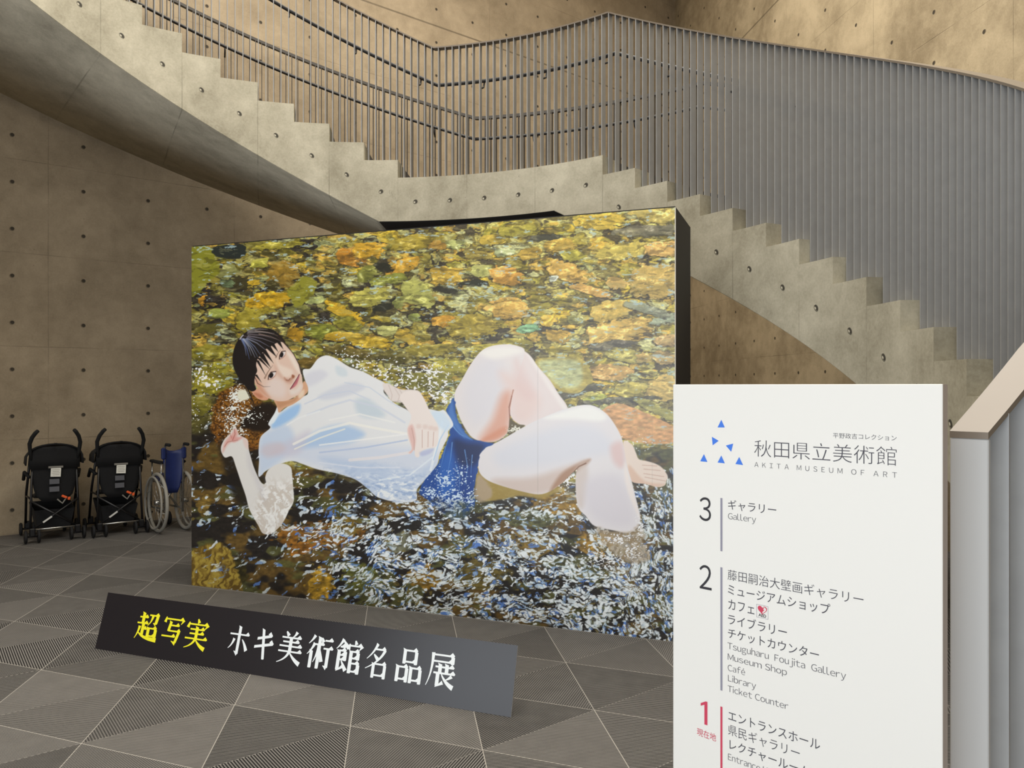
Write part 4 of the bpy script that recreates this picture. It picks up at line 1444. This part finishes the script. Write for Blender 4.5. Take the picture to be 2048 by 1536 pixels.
GLYPHS = {
    'chou': 'h 10 20 45 20;v 27 3 27 40;h 3 40 48 40;v 31 40 31 80;h 31 58 47 58;k 17 50 14 74 2 92;r 12 68 30 90 98 90;h 52 11 92 11;v 88 11 84 38;q 84 40 72 36;k 67 11 66 32 50 46;v 57 50 57 84;h 57 54 90 54;v 89 54 89 84;h 57 79 89 79',
    'sha': 'd 12 8 8 26;h 12 14 92 14;q 96 12 84 28;v 37 20 31 52;h 35 34 76 34;h 30 52 84 52;v 80 52 70 88;q 72 92 52 84;h 3 70 64 70',
    'jitsu': 'd 47 2 54 15;d 13 14 8 32;h 12 20 92 20;q 96 18 82 34;h 20 36 80 36;h 20 50 80 50;h 3 66 97 66;v 50 26 50 68;k 50 62 44 86 5 97;r 49 66 64 86 95 96',
    'ho': 'h 6 32 94 32;v 50 5 50 92;q 52 94 36 84;k 29 46 24 66 6 78;r 66 46 80 58 92 80',
    'ki': 'H 16 36 84 24;H 6 62 94 48;v 41 4 57 96',
    'bi': 'd 28 2 39 15;k 70 1 64 14 54 18;h 13 20 87 20;h 19 33 81 33;h 7 46 93 46;v 50 18 50 62;h 5 62 95 62;k 50 58 44 84 5 97;r 49 62 66 84 95 96',
    'jutsu': 'k 25 2 18 16 3 28;k 27 25 18 46 1 60;v 17 46 17 98;h 29 28 63 28;v 46 4 46 98;k 44 30 40 62 28 82;r 49 40 55 56 61 78;d 54 7 61 20;h 67 14 96 14;h 64 38 99 38;v 83 38 83 92;q 84 95 70 88',
    'kan': 'k 25 2 16 20 1 32;r 24 4 34 14 47 27;h 16 25 34 25;v 13 34 13 92;h 13 36 37 36;v 37 36 37 64;h 13 49 37 49;h 13 62 37 62;k 34 80 24 88 9 96;r 24 64 34 78 45 93;d 70 2 75 14;d 51 13 47 30;h 52 18 96 18;q 99 16 88 30;v 59 32 59 97;h 59 35 87 35;v 86 35 86 57;h 59 54 86 54;h 59 69 91 69;v 90 69 90 97;h 59 92 90 92',
    'mei': 'k 46 2 34 28 5 48;h 38 18 80 18;k 80 18 64 52 3 76;d 34 33 52 47;v 37 57 37 99;h 37 60 88 60;v 86 60 86 99;h 37 92 86 92',
    'hin': 'v 28 4 28 46;h 28 9 74 9;v 73 9 73 46;h 28 41 73 41;v 6 52 6 98;h 6 57 43 57;v 42 57 42 98;h 6 91 42 91;v 58 52 58 98;h 58 57 95 57;v 94 57 94 98;h 58 91 94 91',
    'ten': 'h 17 9 90 9;v 88 9 88 31;h 18 27 88 27;k 17 4 20 62 1 97;h 29 42 93 42;v 46 32 46 60;v 70 32 70 60;h 24 59 98 59;v 40 59 40 94;k 60 84 50 90 34 98;r 52 60 66 84 97 96;k 90 64 80 72 68 77',
}


def strokes(spec):
    """brush strokes of a printed character in a 100 x 100 box, y downwards -> list of polygons"""
    out = []
    VW, HW = 12.6, 5.2
    for s in spec.split(';'):
        p = s.split()
        a = [float(x) for x in p[1:]]
        if p[0] in 'hH':
            x0, y0, x1, y1 = a
            w = HW / 2 if p[0] == 'h' else 4.2
            out.append([(x0, y0 - w), (x1, y1 - w), (x1, y1 + w), (x0, y0 + w)])
            e = 1.0 if p[0] == 'h' else 1.25
            out.append([(x1 - 14 * e, y1 - w), (x1 - 5 * e, y1 - 10 * e), (x1 + 4 * e, y1 - 1.5), (x1 + 1, y1 + w)])
        elif p[0] == 'v':
            x0, y0, x1, y1 = a
            w = VW / 2
            out.append([(x0 - w - 2.5, y0 - 1), (x0 + w, y0 + 3), (x1 + w, y1 - 1), (x1 + w - 2, y1 + 1.5), (x1 - w + 1, y1 + 1.5), (x1 - w, y1), (x0 - w, y0 + 5)])
        else:
            if p[0] in 'kr':
                x0, y0, xm, ym, x1, y1 = a
                w0, w1 = (6.0, 1.0) if p[0] == 'k' else (1.2, 7.0)
            else:
                x0, y0, x1, y1 = a
                xm, ym = (x0 + x1) / 2, (y0 + y1) / 2
                w0, w1 = (2.0, 6.5) if p[0] == 'd' else (6.0, 1.0)
            L, R, n = [], [], 8
            for i in range(n + 1):
                t = i / n
                x = (1 - t) ** 2 * x0 + 2 * t * (1 - t) * xm + t * t * x1
                y = (1 - t) ** 2 * y0 + 2 * t * (1 - t) * ym + t * t * y1
                dx = 2 * (1 - t) * (xm - x0) + 2 * t * (x1 - xm)
                dy = 2 * (1 - t) * (ym - y0) + 2 * t * (y1 - ym)
                l_ = math.hypot(dx, dy) or 1
                w = w0 + (w1 - w0) * (t ** 0.8)
                L.append((x - dy / l_ * w, y + dx / l_ * w))
                R.append((x + dy / l_ * w, y - dx / l_ * w))
            # split into quads: stays tidy on bends
            for i in range(n):
                out.append([L[i], L[i + 1], R[i + 1], R[i]])
    return out


def board_pos(px, py):
    """board coordinates of a picture position on the board's face"""
    dx, dz = (px - 1024) / FPX, (HZ - py) / FPX
    # the face: P = T0 + s*TD + t*(up the slope)
    n_up = Vector((-TD.y, TD.x)) * math.sin(T_TILT)
    A = Matrix(((TD.x, n_up.x, -dx), (TD.y, n_up.y, -1.0), (0.0, math.cos(T_TILT), -dz)))
    r_ = A.inverted() @ Vector((-T0.x, -T0.y, EYE))
    return r_[0], r_[1]


M_YEL = plain('yellow_film', srgb(250, 240, 40), 0.45)
M_WHT = plain('white_film', srgb(240, 244, 244), 0.45)
ROW = (('chou', 269, 321, 1), ('sha', 321, 370, 1), ('jitsu', 367, 419.5, 1), ('ho', 453, 502, 0), ('ki', 504, 551, 0), ('bi', 552, 609, 0), ('jutsu', 611, 668, 0),
       ('kan', 667.5, 727, 0), ('mei', 728, 781, 0), ('hin', 790, 848, 0), ('ten', 851, 914, 0))
CT, CB = 0.765 * T_H, 0.245 * T_H
for nm_, xa, xb, yel in ROW:
    xm = (xa + xb) / 2
    ym = 1185 + 0.1248 * (xm - 216) + 0.5 * (1297 + 0.1659 * (xm - 190) - 1185 - 0.1248 * (xm - 216))
    s0, _ = board_pos(xa + 3, ym)
    s1, _ = board_pos(xb - 3, ym)
    v, f = [], []
    for i, pg in enumerate(strokes(GLYPHS[nm_])):
        k0 = len(v)
        for x, y in pg:
            v.append(on_board(s0 + (s1 - s0) * x / 100, CT + (CB - CT) * y / 100, 0.0014 + 0.00002 * i))
        f.append(tuple(range(k0, k0 + len(pg))))
    o = obj('character', v, f, M_YEL if yel else M_WHT, board)
    o['label'] = 'yellow printed character' if yel else 'white printed character'

# ------------------------------------------------------------------ the white floor guide in front
G_LEN, G_TH, G_H = 0.52, 0.027, 1.503
g1 = Vector(((1347 - 1024) / FPX, 1.0)) * (G_LEN / 0.316)
GD = Vector((0.717, -0.697)).normalized()
GN = Vector((-GD.y, GD.x))                        # away from the viewer
guide = empty('floor_guide', (g1.x, g1.y, 0), math.atan2(GD.y, GD.x))
tag(guide, 'tall white floor guide sign with blue triangles and numbered floors beside the railing post', 'sign')
M_GUIDE = plain('white_painted_sign', srgb(226, 223, 216), 0.55)
M_GSIDE = plain('warm_grey_sign_edge', srgb(190, 178, 170), 0.5)
m = MB()
m.box((G_LEN / 2, G_TH / 2 + 0.001, G_H / 2), (G_LEN, G_TH, G_H))
m.build('sign_body', M_GSIDE, guide)
m = MB()
m.box((G_LEN / 2, 0.0, G_H / 2), (G_LEN + 0.0006, 0.003, G_H + 0.0006), bev=0.001)
m.build('sign_face', M_GUIDE, guide)


def guide_pos(px, py):
    """sign coordinates (s along it, height) of a picture position on its face"""
    dx, dz = (px - 1024) / FPX, (HZ - py) / FPX
    s = (dx * g1.y - g1.x) / (GD.x - dx * GD.y)
    return s, EYE + dz * (g1.y + s * GD.y)


OUTF = -0.0019
INK = plain('charcoal_print', srgb(66, 64, 72), 0.6)
INK_D = plain('black_print', srgb(40, 38, 42), 0.6)
INK_G = plain('grey_print', srgb(138, 135, 148), 0.6)
INK_R = plain('crimson_print', srgb(196, 58, 84), 0.6)
INK_B = plain('blue_print', srgb(58, 116, 214), 0.6)
capv, _ = latin_mesh('H')
CAP0, CAP = capv[:, 1].min(), capv[:, 1].max()


def print_line(name, body, mat, xl, yt, yb, xr, thin=0.0, cap=False, tail=1.0, lat=None):
    """a printed line: left x, top and bottom y at its left end, right x; cap = heights are of capitals; tail = share of the line that ends at xr"""
    v, f = latin_mesh(body, *lat) if lat else text_mesh(body, thin)
    s0, zt = guide_pos(xl, yt)
    _, zb = guide_pos(xl, yb)
    s1, _ = guide_pos(xr, yt)
    x0, x1 = v[:, 0].min(), v[:, 0].max()
    y0, y1 = (CAP0, CAP) if cap else (v[:, 1].min(), v[:, 1].max())
    sx_ = (s1 - s0) / ((x1 - x0) * tail)
    sy_ = (zt - zb) / (y1 - y0)
    pts = [(s0 + (a - x0) * sx_, OUTF, zb + (b - y0) * sy_) for a, b in v]
    return obj(name, pts, f, mat, guide)


logo = MB()
for tri in (((1443.5, 839.5), (1436, 854.8), (1450.5, 854.8)), ((1424.7, 873.5), (1438.3, 881.5), (1426.2, 890.5)), ((1452.5, 891), (1467.3, 887), (1463.3, 903.5)),
            ((1408.8, 908.2), (1401.3, 922.4), (1415.8, 923.8)), ((1443.5, 910.8), (1436, 925), (1450.6, 926.6)), ((1479.3, 913.8), (1471.6, 928), (1487, 930))):
    pts = []
    for x, y in tri:
        s, z = guide_pos(x, y)
        pts.append((s, OUTF, z))
    logo.add(pts, [(0, 1, 2)])
logo.build('triangle_emblem', INK_B, guide)['label'] = 'blue emblem of six triangles'
print_line('lettering', '平野政吉コレクション', INK, 1666.8, 865.3, 876.0, 1793.9, -0.006)
print_line('title_lettering', '秋田県立美術館', INK, 1509.5, 879.5, 912.5, 1793.9, -0.012)
print_line('lettering', 'AKITA MUSEUM OF ART', INK, 1509.8, 924.0, 933.4, 1794.6, cap=True, lat=(0.62, 0.60))
print_line('floor_number', '３', INK_D, 1399.6, 993.0, 1040.3, 1422.9)
print_line('floor_number', '２', INK_D, 1399.8, 1127.8, 1176.0, 1424.2)
one = [guide_pos(x, y) for x, y in ((1402.3, 1405.5), (1412.0, 1402.4), (1415.8, 1403.2), (1415.8, 1450.2), (1409.6, 1448.3), (1409.6, 1409.0), (1402.3, 1411.0))]
obj('floor_number', [(s, OUTF, z) for s, z in one], [tuple(range(7))], INK_R, guide)['label'] = 'crimson floor number'
print_line('lettering', '現在地', INK_R, 1394.7, 1454.5, 1469.5, 1433.0)
print_line('lettering', 'ギャラリー', INK, 1457.0, 998.8, 1018.6, 1553.3)
print_line('lettering', 'Gallery', INK, 1457.0, 1025.8, 1037.5, 1512.8, cap=True, lat=(0.085, 0.30))
print_line('lettering', '藤田嗣治大壁画ギャラリー', INK, 1456.2, 1137.9, 1159.0, 1727.7, -0.006)
print_line('lettering', 'ミュージアムショップ', INK, 1456.8, 1167.5, 1188.2, 1661.3)
print_line('lettering', 'カフェ', INK, 1457.5, 1197.5, 1217.5, 1509.5)
print_line('lettering', 'ライブラリー', INK, 1456.8, 1226.5, 1247.0, 1574.6)
print_line('lettering', 'チケットカウンター', INK, 1456.8, 1255.5, 1275.2, 1638.6)
print_line('lettering', 'Tsuguharu  Foujita  Gallery', INK, 1456.0, 1284.2, 1296.6, 1692.7, cap=True, lat=(0.085, 0.30))
print_line('lettering', 'Museum Shop', INK, 1456.4, 1306.5, 1318.4, 1574.6, cap=True, lat=(0.085, 0.30))
print_line('lettering', 'Café', INK, 1456.4, 1328.4, 1340.4, 1491.0, cap=True, lat=(0.085, 0.30))
print_line('lettering', 'Library', INK, 1457.0, 1349.2, 1361.3, 1512.8, cap=True, lat=(0.085, 0.30))
print_line('lettering', 'Ticket Counter', INK, 1456.2, 1370.0, 1382.2, 1577.4, cap=True, lat=(0.085, 0.30))
print_line('lettering', 'エントランスホール', INK, 1457.6, 1420.5, 1439.5, 1640.8)
print_line('lettering', '県民ギャラリー', INK, 1457.2, 1446.9, 1468.7, 1600.3, -0.006)
print_line('lettering', 'レクチャールーム', INK, 1460.0, 1478.0, 1498.0, 1620.0)
print_line('lettering', 'Entrance Hall', INK, 1457.0, 1506.2, 1518.6, 1556.0, cap=True, lat=(0.085, 0.30))
for y0_, y1_, mt in ((995.7, 1101.8, INK_G), (1134.0, 1379.9, INK_G), (1412.1, 1720.0, INK_R)):
    s0, z0 = guide_pos(1441.7, y0_)
    s1, _ = guide_pos(1445.8, y0_)
    _, z1 = guide_pos(1441.7, y1_)
    o = obj('floor_bar', [(s0, OUTF, z0), (s1, OUTF, z0), (s1, OUTF, z1), (s0, OUTF, z1)], [(0, 3, 2, 1)], mt, guide)
    if mt is INK_R:
        o['label'] = 'crimson floor bar'
# the small heart pictogram
s0, z0 = guide_pos(1513.9, 1207.6)
_, z1 = guide_pos(1513.9, 1233.6)
s1, _ = guide_pos(1537.2, 1222)
w_, h_ = s1 - s0, z0 - z1
m = MB()
bw = 0.0006
for a, b, c, e in ((0, 0, w_, bw), (0, h_ - bw, w_, h_), (0, 0, bw, h_), (w_ - bw, 0, w_, h_)):
    m.add([(s0 + a, OUTF, z1 + b), (s0 + c, OUTF, z1 + b), (s0 + c, OUTF, z1 + e), (s0 + a, OUTF, z1 + e)], [(0, 1, 2, 3)])
icon = m.build('heart_pictogram', INK_G, guide)
hp = []
for i in range(40):
    t = 2 * math.pi * i / 40
    hp.append((16 * math.sin(t) ** 3, 13 * math.cos(t) - 5 * math.cos(2 * t) - 2 * math.cos(3 * t) - math.cos(4 * t)))
def heart(k_, dz=0.0, out=OUTF):
    return [(s0 + w_ / 2 + x * w_ * k_ / 32, out, z1 + h_ * 0.64 + y * w_ * k_ / 32 + dz) for x, y in hp]
obj('heart', heart(0.80), [tuple(range(40))], INK_R, icon)
right = [(x, y) for x, y in hp if x >= 0]
pts = [(s0 + w_ / 2 + (x * 0.78 + 0.6) * w_ * 0.8 / 32, OUTF - 0.0002, z1 + h_ * 0.64 + y * 0.78 * w_ * 0.8 / 32) for x, y in right]
obj('heart_half', pts, [tuple(range(len(pts)))], M_GUIDE, icon)
z_ = [(0.50, 0.80), (0.66, 0.80), (0.58, 0.66), (0.70, 0.66), (0.46, 0.44), (0.52, 0.60), (0.42, 0.60)]
obj('bolt', [(s0 + w_ * a, OUTF - 0.0003, z1 + h_ * b) for a, b in z_], [(0, 1, 2, 3, 4, 5, 6)], INK_R, icon)
v, f = text_mesh('AED', 0.02)
x0, x1 = v[:, 0].min(), v[:, 0].max()
sc_ = w_ * 0.66 / (x1 - x0)
obj('lettering', [(s0 + w_ * 0.17 + (a - x0) * sc_, OUTF, z1 + h_ * 0.10 + b * sc_) for a, b in v], f, INK_D, icon)

# ------------------------------------------------------------------ pushchairs and wheelchair parked under the stair
M_BLK = plain('black_fabric', srgb(13, 12, 13), 0.9, noise=0.2, scale=60)
M_BLKM = plain('black_tube', srgb(18, 17, 18), 0.4)
M_FOAM = plain('black_foam_grip', srgb(13, 13, 13), 0.85)
M_TYRE = plain('black_rubber', srgb(16, 15, 15), 0.8)
M_TAG = plain('white_tag', srgb(225, 222, 210), 0.7)
M_TAGT = plain('grey_tag_print', srgb(140, 136, 126), 0.7)
M_POCK = plain('grey_mesh_pocket', srgb(86, 86, 90), 0.9)
M_ORG = plain('orange_clip', srgb(226, 92, 40), 0.5)
M_STRAP = plain('grey_strap', srgb(120, 116, 108), 0.8)
M_CHR = plain('chrome_tube', srgb(190, 188, 182), 0.25, 0.9)
M_SILV = plain('silver_sticker', srgb(205, 203, 196), 0.5)


def make_pushchair():
    """local frame: x to the right seen from behind, y forward (to the wall), z up"""
    r_ = empty('pushchair', (0, 0, 0))
    for sx in (-1, 1):
        # rear tube with the curved handle
        m = MB()
        m.tube([(sx * 0.205, 0.02, 0.10), (sx * 0.195, 0.05, 0.45), (sx * 0.185, 0.07, 0.76)], 0.011)
        m.build('rear_tube', M_BLKM, r_)
        m = MB()
        m.tube([(sx * 0.185, 0.07, 0.74), (sx * 0.205, 0.03, 0.86), (sx * 0.212, 0.0, 0.95), (sx * 0.195, -0.03, 1.01), (sx * 0.168, -0.055, 1.055), (sx * 0.150, -0.07, 1.075)], [0.013, 0.016, 0.0185, 0.0185, 0.0185, 0.017], 10)
        m.build('handle_grip', M_FOAM, r_)
        m = MB()
        m.tube([(sx * 0.195, 0.10, 0.86), (sx * 0.215, 0.30, 0.45), (sx * 0.205, 0.50, 0.13)], 0.012)
        m.build('front_tube', M_BLKM, r_)
        m = MB()
        m.tube([(sx * 0.20, 0.05, 0.42), (sx * 0.215, 0.32, 0.42)], 0.009)
        m.build('side_bar', M_BLKM, r_)
        m = MB()
        m.tube([(sx * 0.205, 0.12, 0.62), (sx * 0.235, 0.24, 0.66), (sx * 0.235, 0.34, 0.58)], 0.016)
        m.build('armrest', M_FOAM, r_)
        for y, nm_ in ((0.0, 'rear_wheel'), (0.52, 'front_wheel')):
            for dx in (-0.054, 0.054):
                m = MB()
                c = (sx * 0.19 + dx, y, 0.066)
                m.ring(c, 0.050, 0.0135, 'x', 26, 8)
                wl_ = m.build(nm_, M_TYRE, r_)
                m = MB()
                m.tube([(c[0] - 0.012, y, 0.066), (c[0] + 0.012, y, 0.066)], 0.040, 16)
                m.build('hub', M_BLKM, wl_)
            m = MB()
            m.tube([(sx * 0.19 - 0.058, y, 0.066), (sx * 0.19 + 0.058, y, 0.066)], 0.009, 8)
            m.box((sx * 0.19, y, 0.105), (0.05, 0.04, 0.075), bev=0.008)
            m.build('axle_fork', M_BLKM, r_)
    # crossed bars of the folding frame
    for a, b in (((-0.20, 0.03, 0.40), (0.20, 0.02, 0.12)), ((0.20, 0.03, 0.40), (-0.20, 0.02, 0.12))):
        m = MB()
        m.tube([a, b], 0.010)
        cb = m.build('cross_bar', M_BLKM, r_)
        if a[0] > 0:
            d = (Vector(b) - Vector(a)).normalized()
            mid = Vector(a).lerp(Vector(b), 0.66)
            n_ = Vector((0, -1, 0))
            up = d.cross(n_)
            s_ = MB()
            q = [mid + d * i * 0.045 + up * j * 0.008 + n_ * 0.0118 for i, j in ((-1, -1), (1, -1), (1, 1), (-1, 1))]
            s_.add(q + [p - n_ * 0.004 for p in q], [(0, 1, 2, 3), (7, 6, 5, 4), (0, 4, 5, 1), (1, 5, 6, 2), (2, 6, 7, 3), (3, 7, 4, 0)])
            s_.build('sticker', M_SILV, cb)
    m = MB()
    m.tube([(-0.20, 0.0, 0.13), (0.20, 0.0, 0.13)], 0.008)
    m.build('rear_axle', M_CHR, r_)
    # cloth back: a sagging shield that narrows towards the seat
    def sheet(rows, y_of, name, mat, th=0.02, nx=10):
        v, f = [], []
        for z, w in rows:
            for i in range(nx + 1):
                x = -w + 2 * w * i / nx
                v.append((x, y_of(x, z), z))
        n1 = len(v)
        v += [(x, y + th, z) for x, y, z in v]
        R_ = len(rows)
        for j in range(R_ - 1):
            for i in range(nx):
                a = j * (nx + 1) + i
                f.append((a, a + 1, a + nx + 2, a + nx + 1))
                f.append((n1 + a + nx + 1, n1 + a + nx + 2, n1 + a + 1, n1 + a))
        ring_ = [i for i in range(nx + 1)] + [j * (nx + 1) + nx for j in range(1, R_)] + [(R_ - 1) * (nx + 1) + i for i in range(nx - 1, -1, -1)] + [j * (nx + 1) for j in range(R_ - 2, 0, -1)]
        for a, b in zip(ring_, ring_[1:] + ring_[:1]):
            f.append((b, a, n1 + a, n1 + b))
        return obj(name, v, f, mat, r_, smooth=True)
    yo = lambda x, z: 0.055 + 0.10 * max(0.0, (0.75 - z)) - 0.03 * math.cos(x / 0.2 * 1.4)
    sheet([(0.38, 0.10), (0.44, 0.155), (0.52, 0.175), (0.62, 0.185), (0.72, 0.19), (0.80, 0.20)], yo, 'seat_back', M_BLK)
    # hood pushed back: bowed band over the top of the back
    v, f = [], []
    n, kx = 14, 8
    for i in range(n + 1):
        a = math.pi * i / n
        for j in range(kx + 1):
            b = j / kx
            w = 0.235 - 0.01 * b
            v.append((-w * math.cos(a), 0.02 + 0.30 * b - 0.05 * math.sin(math.pi * b), 0.74 + (0.19 + 0.02 * math.sin(math.pi * b) - 0.05 * b) * math.sin(a) ** 0.55))
    for i in range(n):
        for j in range(kx):
            a = i * (kx + 1) + j
            f.append((a, a + 1, a + kx + 2, a + kx + 1))
    hood = obj('hood', v, f, M_BLK, r_, smooth=True)
    so = hood.modifiers.new('thick', 'SOLIDIFY')
    so.thickness = 0.012
    m = MB()
    m.box((0, -0.025, 0.945), (0.03, 0.02, 0.012), bev=0.003)
    m.build('hood_clip', M_BLKM, hood)
    # lower back of the hood, cloth hanging behind
    sheet([(0.70, 0.215), (0.80, 0.215), (0.88, 0.19), (0.915, 0.13)], lambda x, z: 0.012 + abs(x) * 0.15, 'hood_back', M_BLK, 0.012)
    # seat and basket
    m = MB()
    m.box((0, 0.27, 0.42), (0.32, 0.34, 0.05), Matrix.Rotation(-0.12, 3, 'X'), bev=0.02)
    m.build('seat', M_BLK, r_)
    v = [(-0.17, 0.06, 0.30), (0.17, 0.06, 0.30), (0.18, 0.46, 0.34), (-0.18, 0.46, 0.34), (-0.14, 0.10, 0.12), (0.14, 0.10, 0.12), (0.14, 0.40, 0.12), (-0.14, 0.40, 0.12)]
    obj('basket', v, [(4, 7, 6, 5), (0, 4, 5, 1), (1, 5, 6, 2), (2, 6, 7, 3), (3, 7, 4, 0)], M_BLK, r_).modifiers.new('thick', 'SOLIDIFY').thickness = 0.006
    # papers and pockets on the back
    m = MB()
    m.box((0.005, 0.008, 0.665), (0.085, 0.004, 0.085), Matrix.Rotation(0.05, 3, 'Y'))
    tg = m.build('label_card', M_TAG, r_)
    m = MB()
    m.box((0.005, 0.006, 0.716), (0.125, 0.006, 0.02), bev=0.002)
    m.build('card_holder', M_STRAP, tg)
    m = MB()
    for i in range(4):
        m.box((0.005, 0.0052, 0.690 - i * 0.016), (0.066 - 0.008 * (i % 2), 0.0012, 0.004))
    m.build('card_print', M_TAGT, tg)
    for z, w in ((0.575, 0.085), (0.50, 0.085)):
        m = MB()
        m.box((-0.005, 0.018 + 0.1 * (0.6 - z), z), (w, 0.006, 0.05), Matrix.Rotation(-0.1, 3, 'X'), bev=0.002)
        m.build('mesh_pocket', M_POCK, r_)
    m = MB()
    m.tube([(0.02, 0.03, 0.40), (0.06, 0.0, 0.36), (0.10, 0.01, 0.42)], 0.008, 6)
    m.build('buckle_strap', M_STRAP, r_)
    m = MB()
    m.box((0.075, -0.005, 0.425), (0.05, 0.012, 0.022), Matrix.Rotation(0.5, 3, 'Y'), bev=0.004)
    m.box((0.115, -0.005, 0.405), (0.022, 0.012, 0.030), Matrix.Rotation(0.2, 3, 'Y'), bev=0.004)
    m.build('safety_clip', M_ORG, r_)
    return r_


WROT = math.atan2(0.630, 0.776)
pc = make_pushchair()
pc.location = (-4.415, 7.44, 0)
pc.rotation_euler = (0, 0, WROT - 0.04)
tag(pc, 'black folding pushchair parked leftmost against the concrete wall', 'pushchair', 'pushchairs under the stair')
pc2 = copy_tree(pc)
pc2.location = (-3.93, 7.73, 0)
pc2.rotation_euler = (0, 0, WROT - 0.03)
tag(pc2, 'black folding pushchair standing between the other pushchair and the blue wheelchair', 'pushchair', 'pushchairs under the stair')

# folded wheelchair
M_GTYRE = plain('grey_tyre', srgb(150, 146, 136), 0.7)
M_BLUE = plain('navy_vinyl', srgb(26, 40, 92), 0.5, noise=0.1, scale=20)
wc = empty('wheelchair', (-3.49, 7.925, 0), math.radians(42))
tag(wc, 'half folded wheelchair with navy back and grey tyres beside the picture panel', 'wheelchair')
HWD = 0.135
for sx in (-1, 1):
    m = MB()
    m.ring((sx * HWD, 0.05, 0.308), 0.290, 0.018, 'x', 48, 8)
    ty = m.build('large_wheel', M_GTYRE, wc)
    m = MB()
    m.ring((sx * (HWD + 0.045), 0.05, 0.308), 0.262, 0.011, 'x', 48, 8)
    for i in range(6):
        w = 2 * math.pi * i / 6 + 0.3
        m.tube([(sx * HWD, 0.05 + 0.280 * math.cos(w), 0.308 + 0.280 * math.sin(w)), (sx * (HWD + 0.045), 0.05 + 0.262 * math.cos(w), 0.308 + 0.262 * math.sin(w))], 0.005, 6)
    m.build('hand_rim', M_GTYRE, ty)
    m = MB()
    for i in range(20):
        w = 2 * math.pi * i / 20
        m.tube([(sx * (HWD + 0.012 * (-1) ** i), 0.05 + 0.025 * math.cos(w + 0.5), 0.308 + 0.025 * math.sin(w + 0.5)), (sx * HWD, 0.05 + 0.278 * math.cos(w), 0.308 + 0.278 * math.sin(w))], 0.0015, 5)
    m.tube([(sx * (HWD - 0.03), 0.05, 0.308), (sx * (HWD + 0.03), 0.05, 0.308)], 0.026, 14)
    m.build('spokes', M_CHR, ty)
    m = MB()
    xs = sx * (HWD - 0.045)
    m.tube([(xs, -0.02, 0.20), (xs, -0.02, 0.86), (xs, -0.05, 0.90), (xs, -0.15, 0.905)], 0.011)
    m.tube([(xs, -0.02, 0.50), (xs, 0.42, 0.50), (xs, 0.48, 0.44), (xs, 0.52, 0.14)], 0.011)
    m.tube([(xs, -0.02, 0.24), (xs, 0.40, 0.22), (xs, 0.40, 0.50)], 0.011)
    fr = m.build('side_frame', M_CHR, wc)
    m = MB()
    m.tube([(xs, -0.07, 0.905), (xs, -0.17, 0.905)], 0.016, 10)
    m.build('push_handle', M_FOAM, fr)
    m = MB()
    m.box((xs + sx * 0.02, 0.17, 0.715), (0.05, 0.32, 0.03), bev=0.01)
    ar = m.build('armrest', M_FOAM, wc)
    for y in (0.02, 0.31):
        m = MB()
        m.tube([(xs + sx * 0.02, y, 0.705), (xs + sx * 0.02, y, 0.50)], 0.009)
        m.build('armrest_post', M_CHR, ar)
    m = MB()
    m.ring((sx * (HWD - 0.03), 0.46, 0.075), 0.058, 0.016, 'x', 24, 8)
    m.tube([(sx * (HWD - 0.045), 0.46, 0.075), (sx * (HWD - 0.015), 0.46, 0.075)], 0.045, 14)
    m.build('caster', M_TYRE, wc)
# sagging back and seat
v, f = [], []
nx = 10
for z, w, sag in ((0.40, 0.04, 0.0), (0.46, 0.062, 0.0), (0.56, 0.082, 0.0), (0.70, 0.094, 0.0), (0.80, 0.10, 0.0), (0.868, 0.10, 1.0)):
    for i in range(nx + 1):
        x = -w + 2 * w * i / nx
        v.append((x, -0.035 + 0.05 * (1 - (x / 0.1) ** 2) * 0.6, z - sag * 0.035 * (1 - (x / w) ** 2)))
for j in range(5):
    for i in range(nx):
        a = j * (nx + 1) + i
        f.append((a, a + 1, a + nx + 2, a + nx + 1))
bk = obj('backrest', v, f, M_BLUE, wc, smooth=True)
bk.modifiers.new('thick', 'SOLIDIFY').thickness = 0.02
for sx in (-1, 1):
    m = MB()
    m.box((sx * 0.10, -0.02, 0.81), (0.045, 0.045, 0.12), bev=0.012)
    m.build('back_sleeve', M_BLUE, bk)
v = [(-0.09, 0.0, 0.50), (-0.05, 0.0, 0.56), (0.0, 0.0, 0.58), (0.05, 0.0, 0.56), (0.09, 0.0, 0.50)]
v += [(x, 0.40, z) for x, y, z in v]
obj('seat', v, [(i, i + 1, i + 6, i + 5) for i in range(4)], M_BLUE, wc).modifiers.new('thick', 'SOLIDIFY').thickness = 0.02
m = MB()
m.tube([(-HWD + 0.045, 0.10, 0.24), (HWD - 0.045, 0.10, 0.50)], 0.010)
m.tube([(HWD - 0.045, 0.14, 0.24), (-HWD + 0.045, 0.14, 0.50)], 0.010)
m.build('cross_brace', M_CHR, wc)
for sx in (-1, 1):
    m = MB()
    m.box((sx * 0.05, 0.60, 0.13), (0.05, 0.14, 0.012), Matrix.Rotation(sx * 0.9, 3, 'Y'), bev=0.004)
    m.tube([(sx * (HWD - 0.045), 0.52, 0.16), (sx * 0.07, 0.58, 0.13)], 0.008)
    m.build('footrest', M_BLKM, wc)
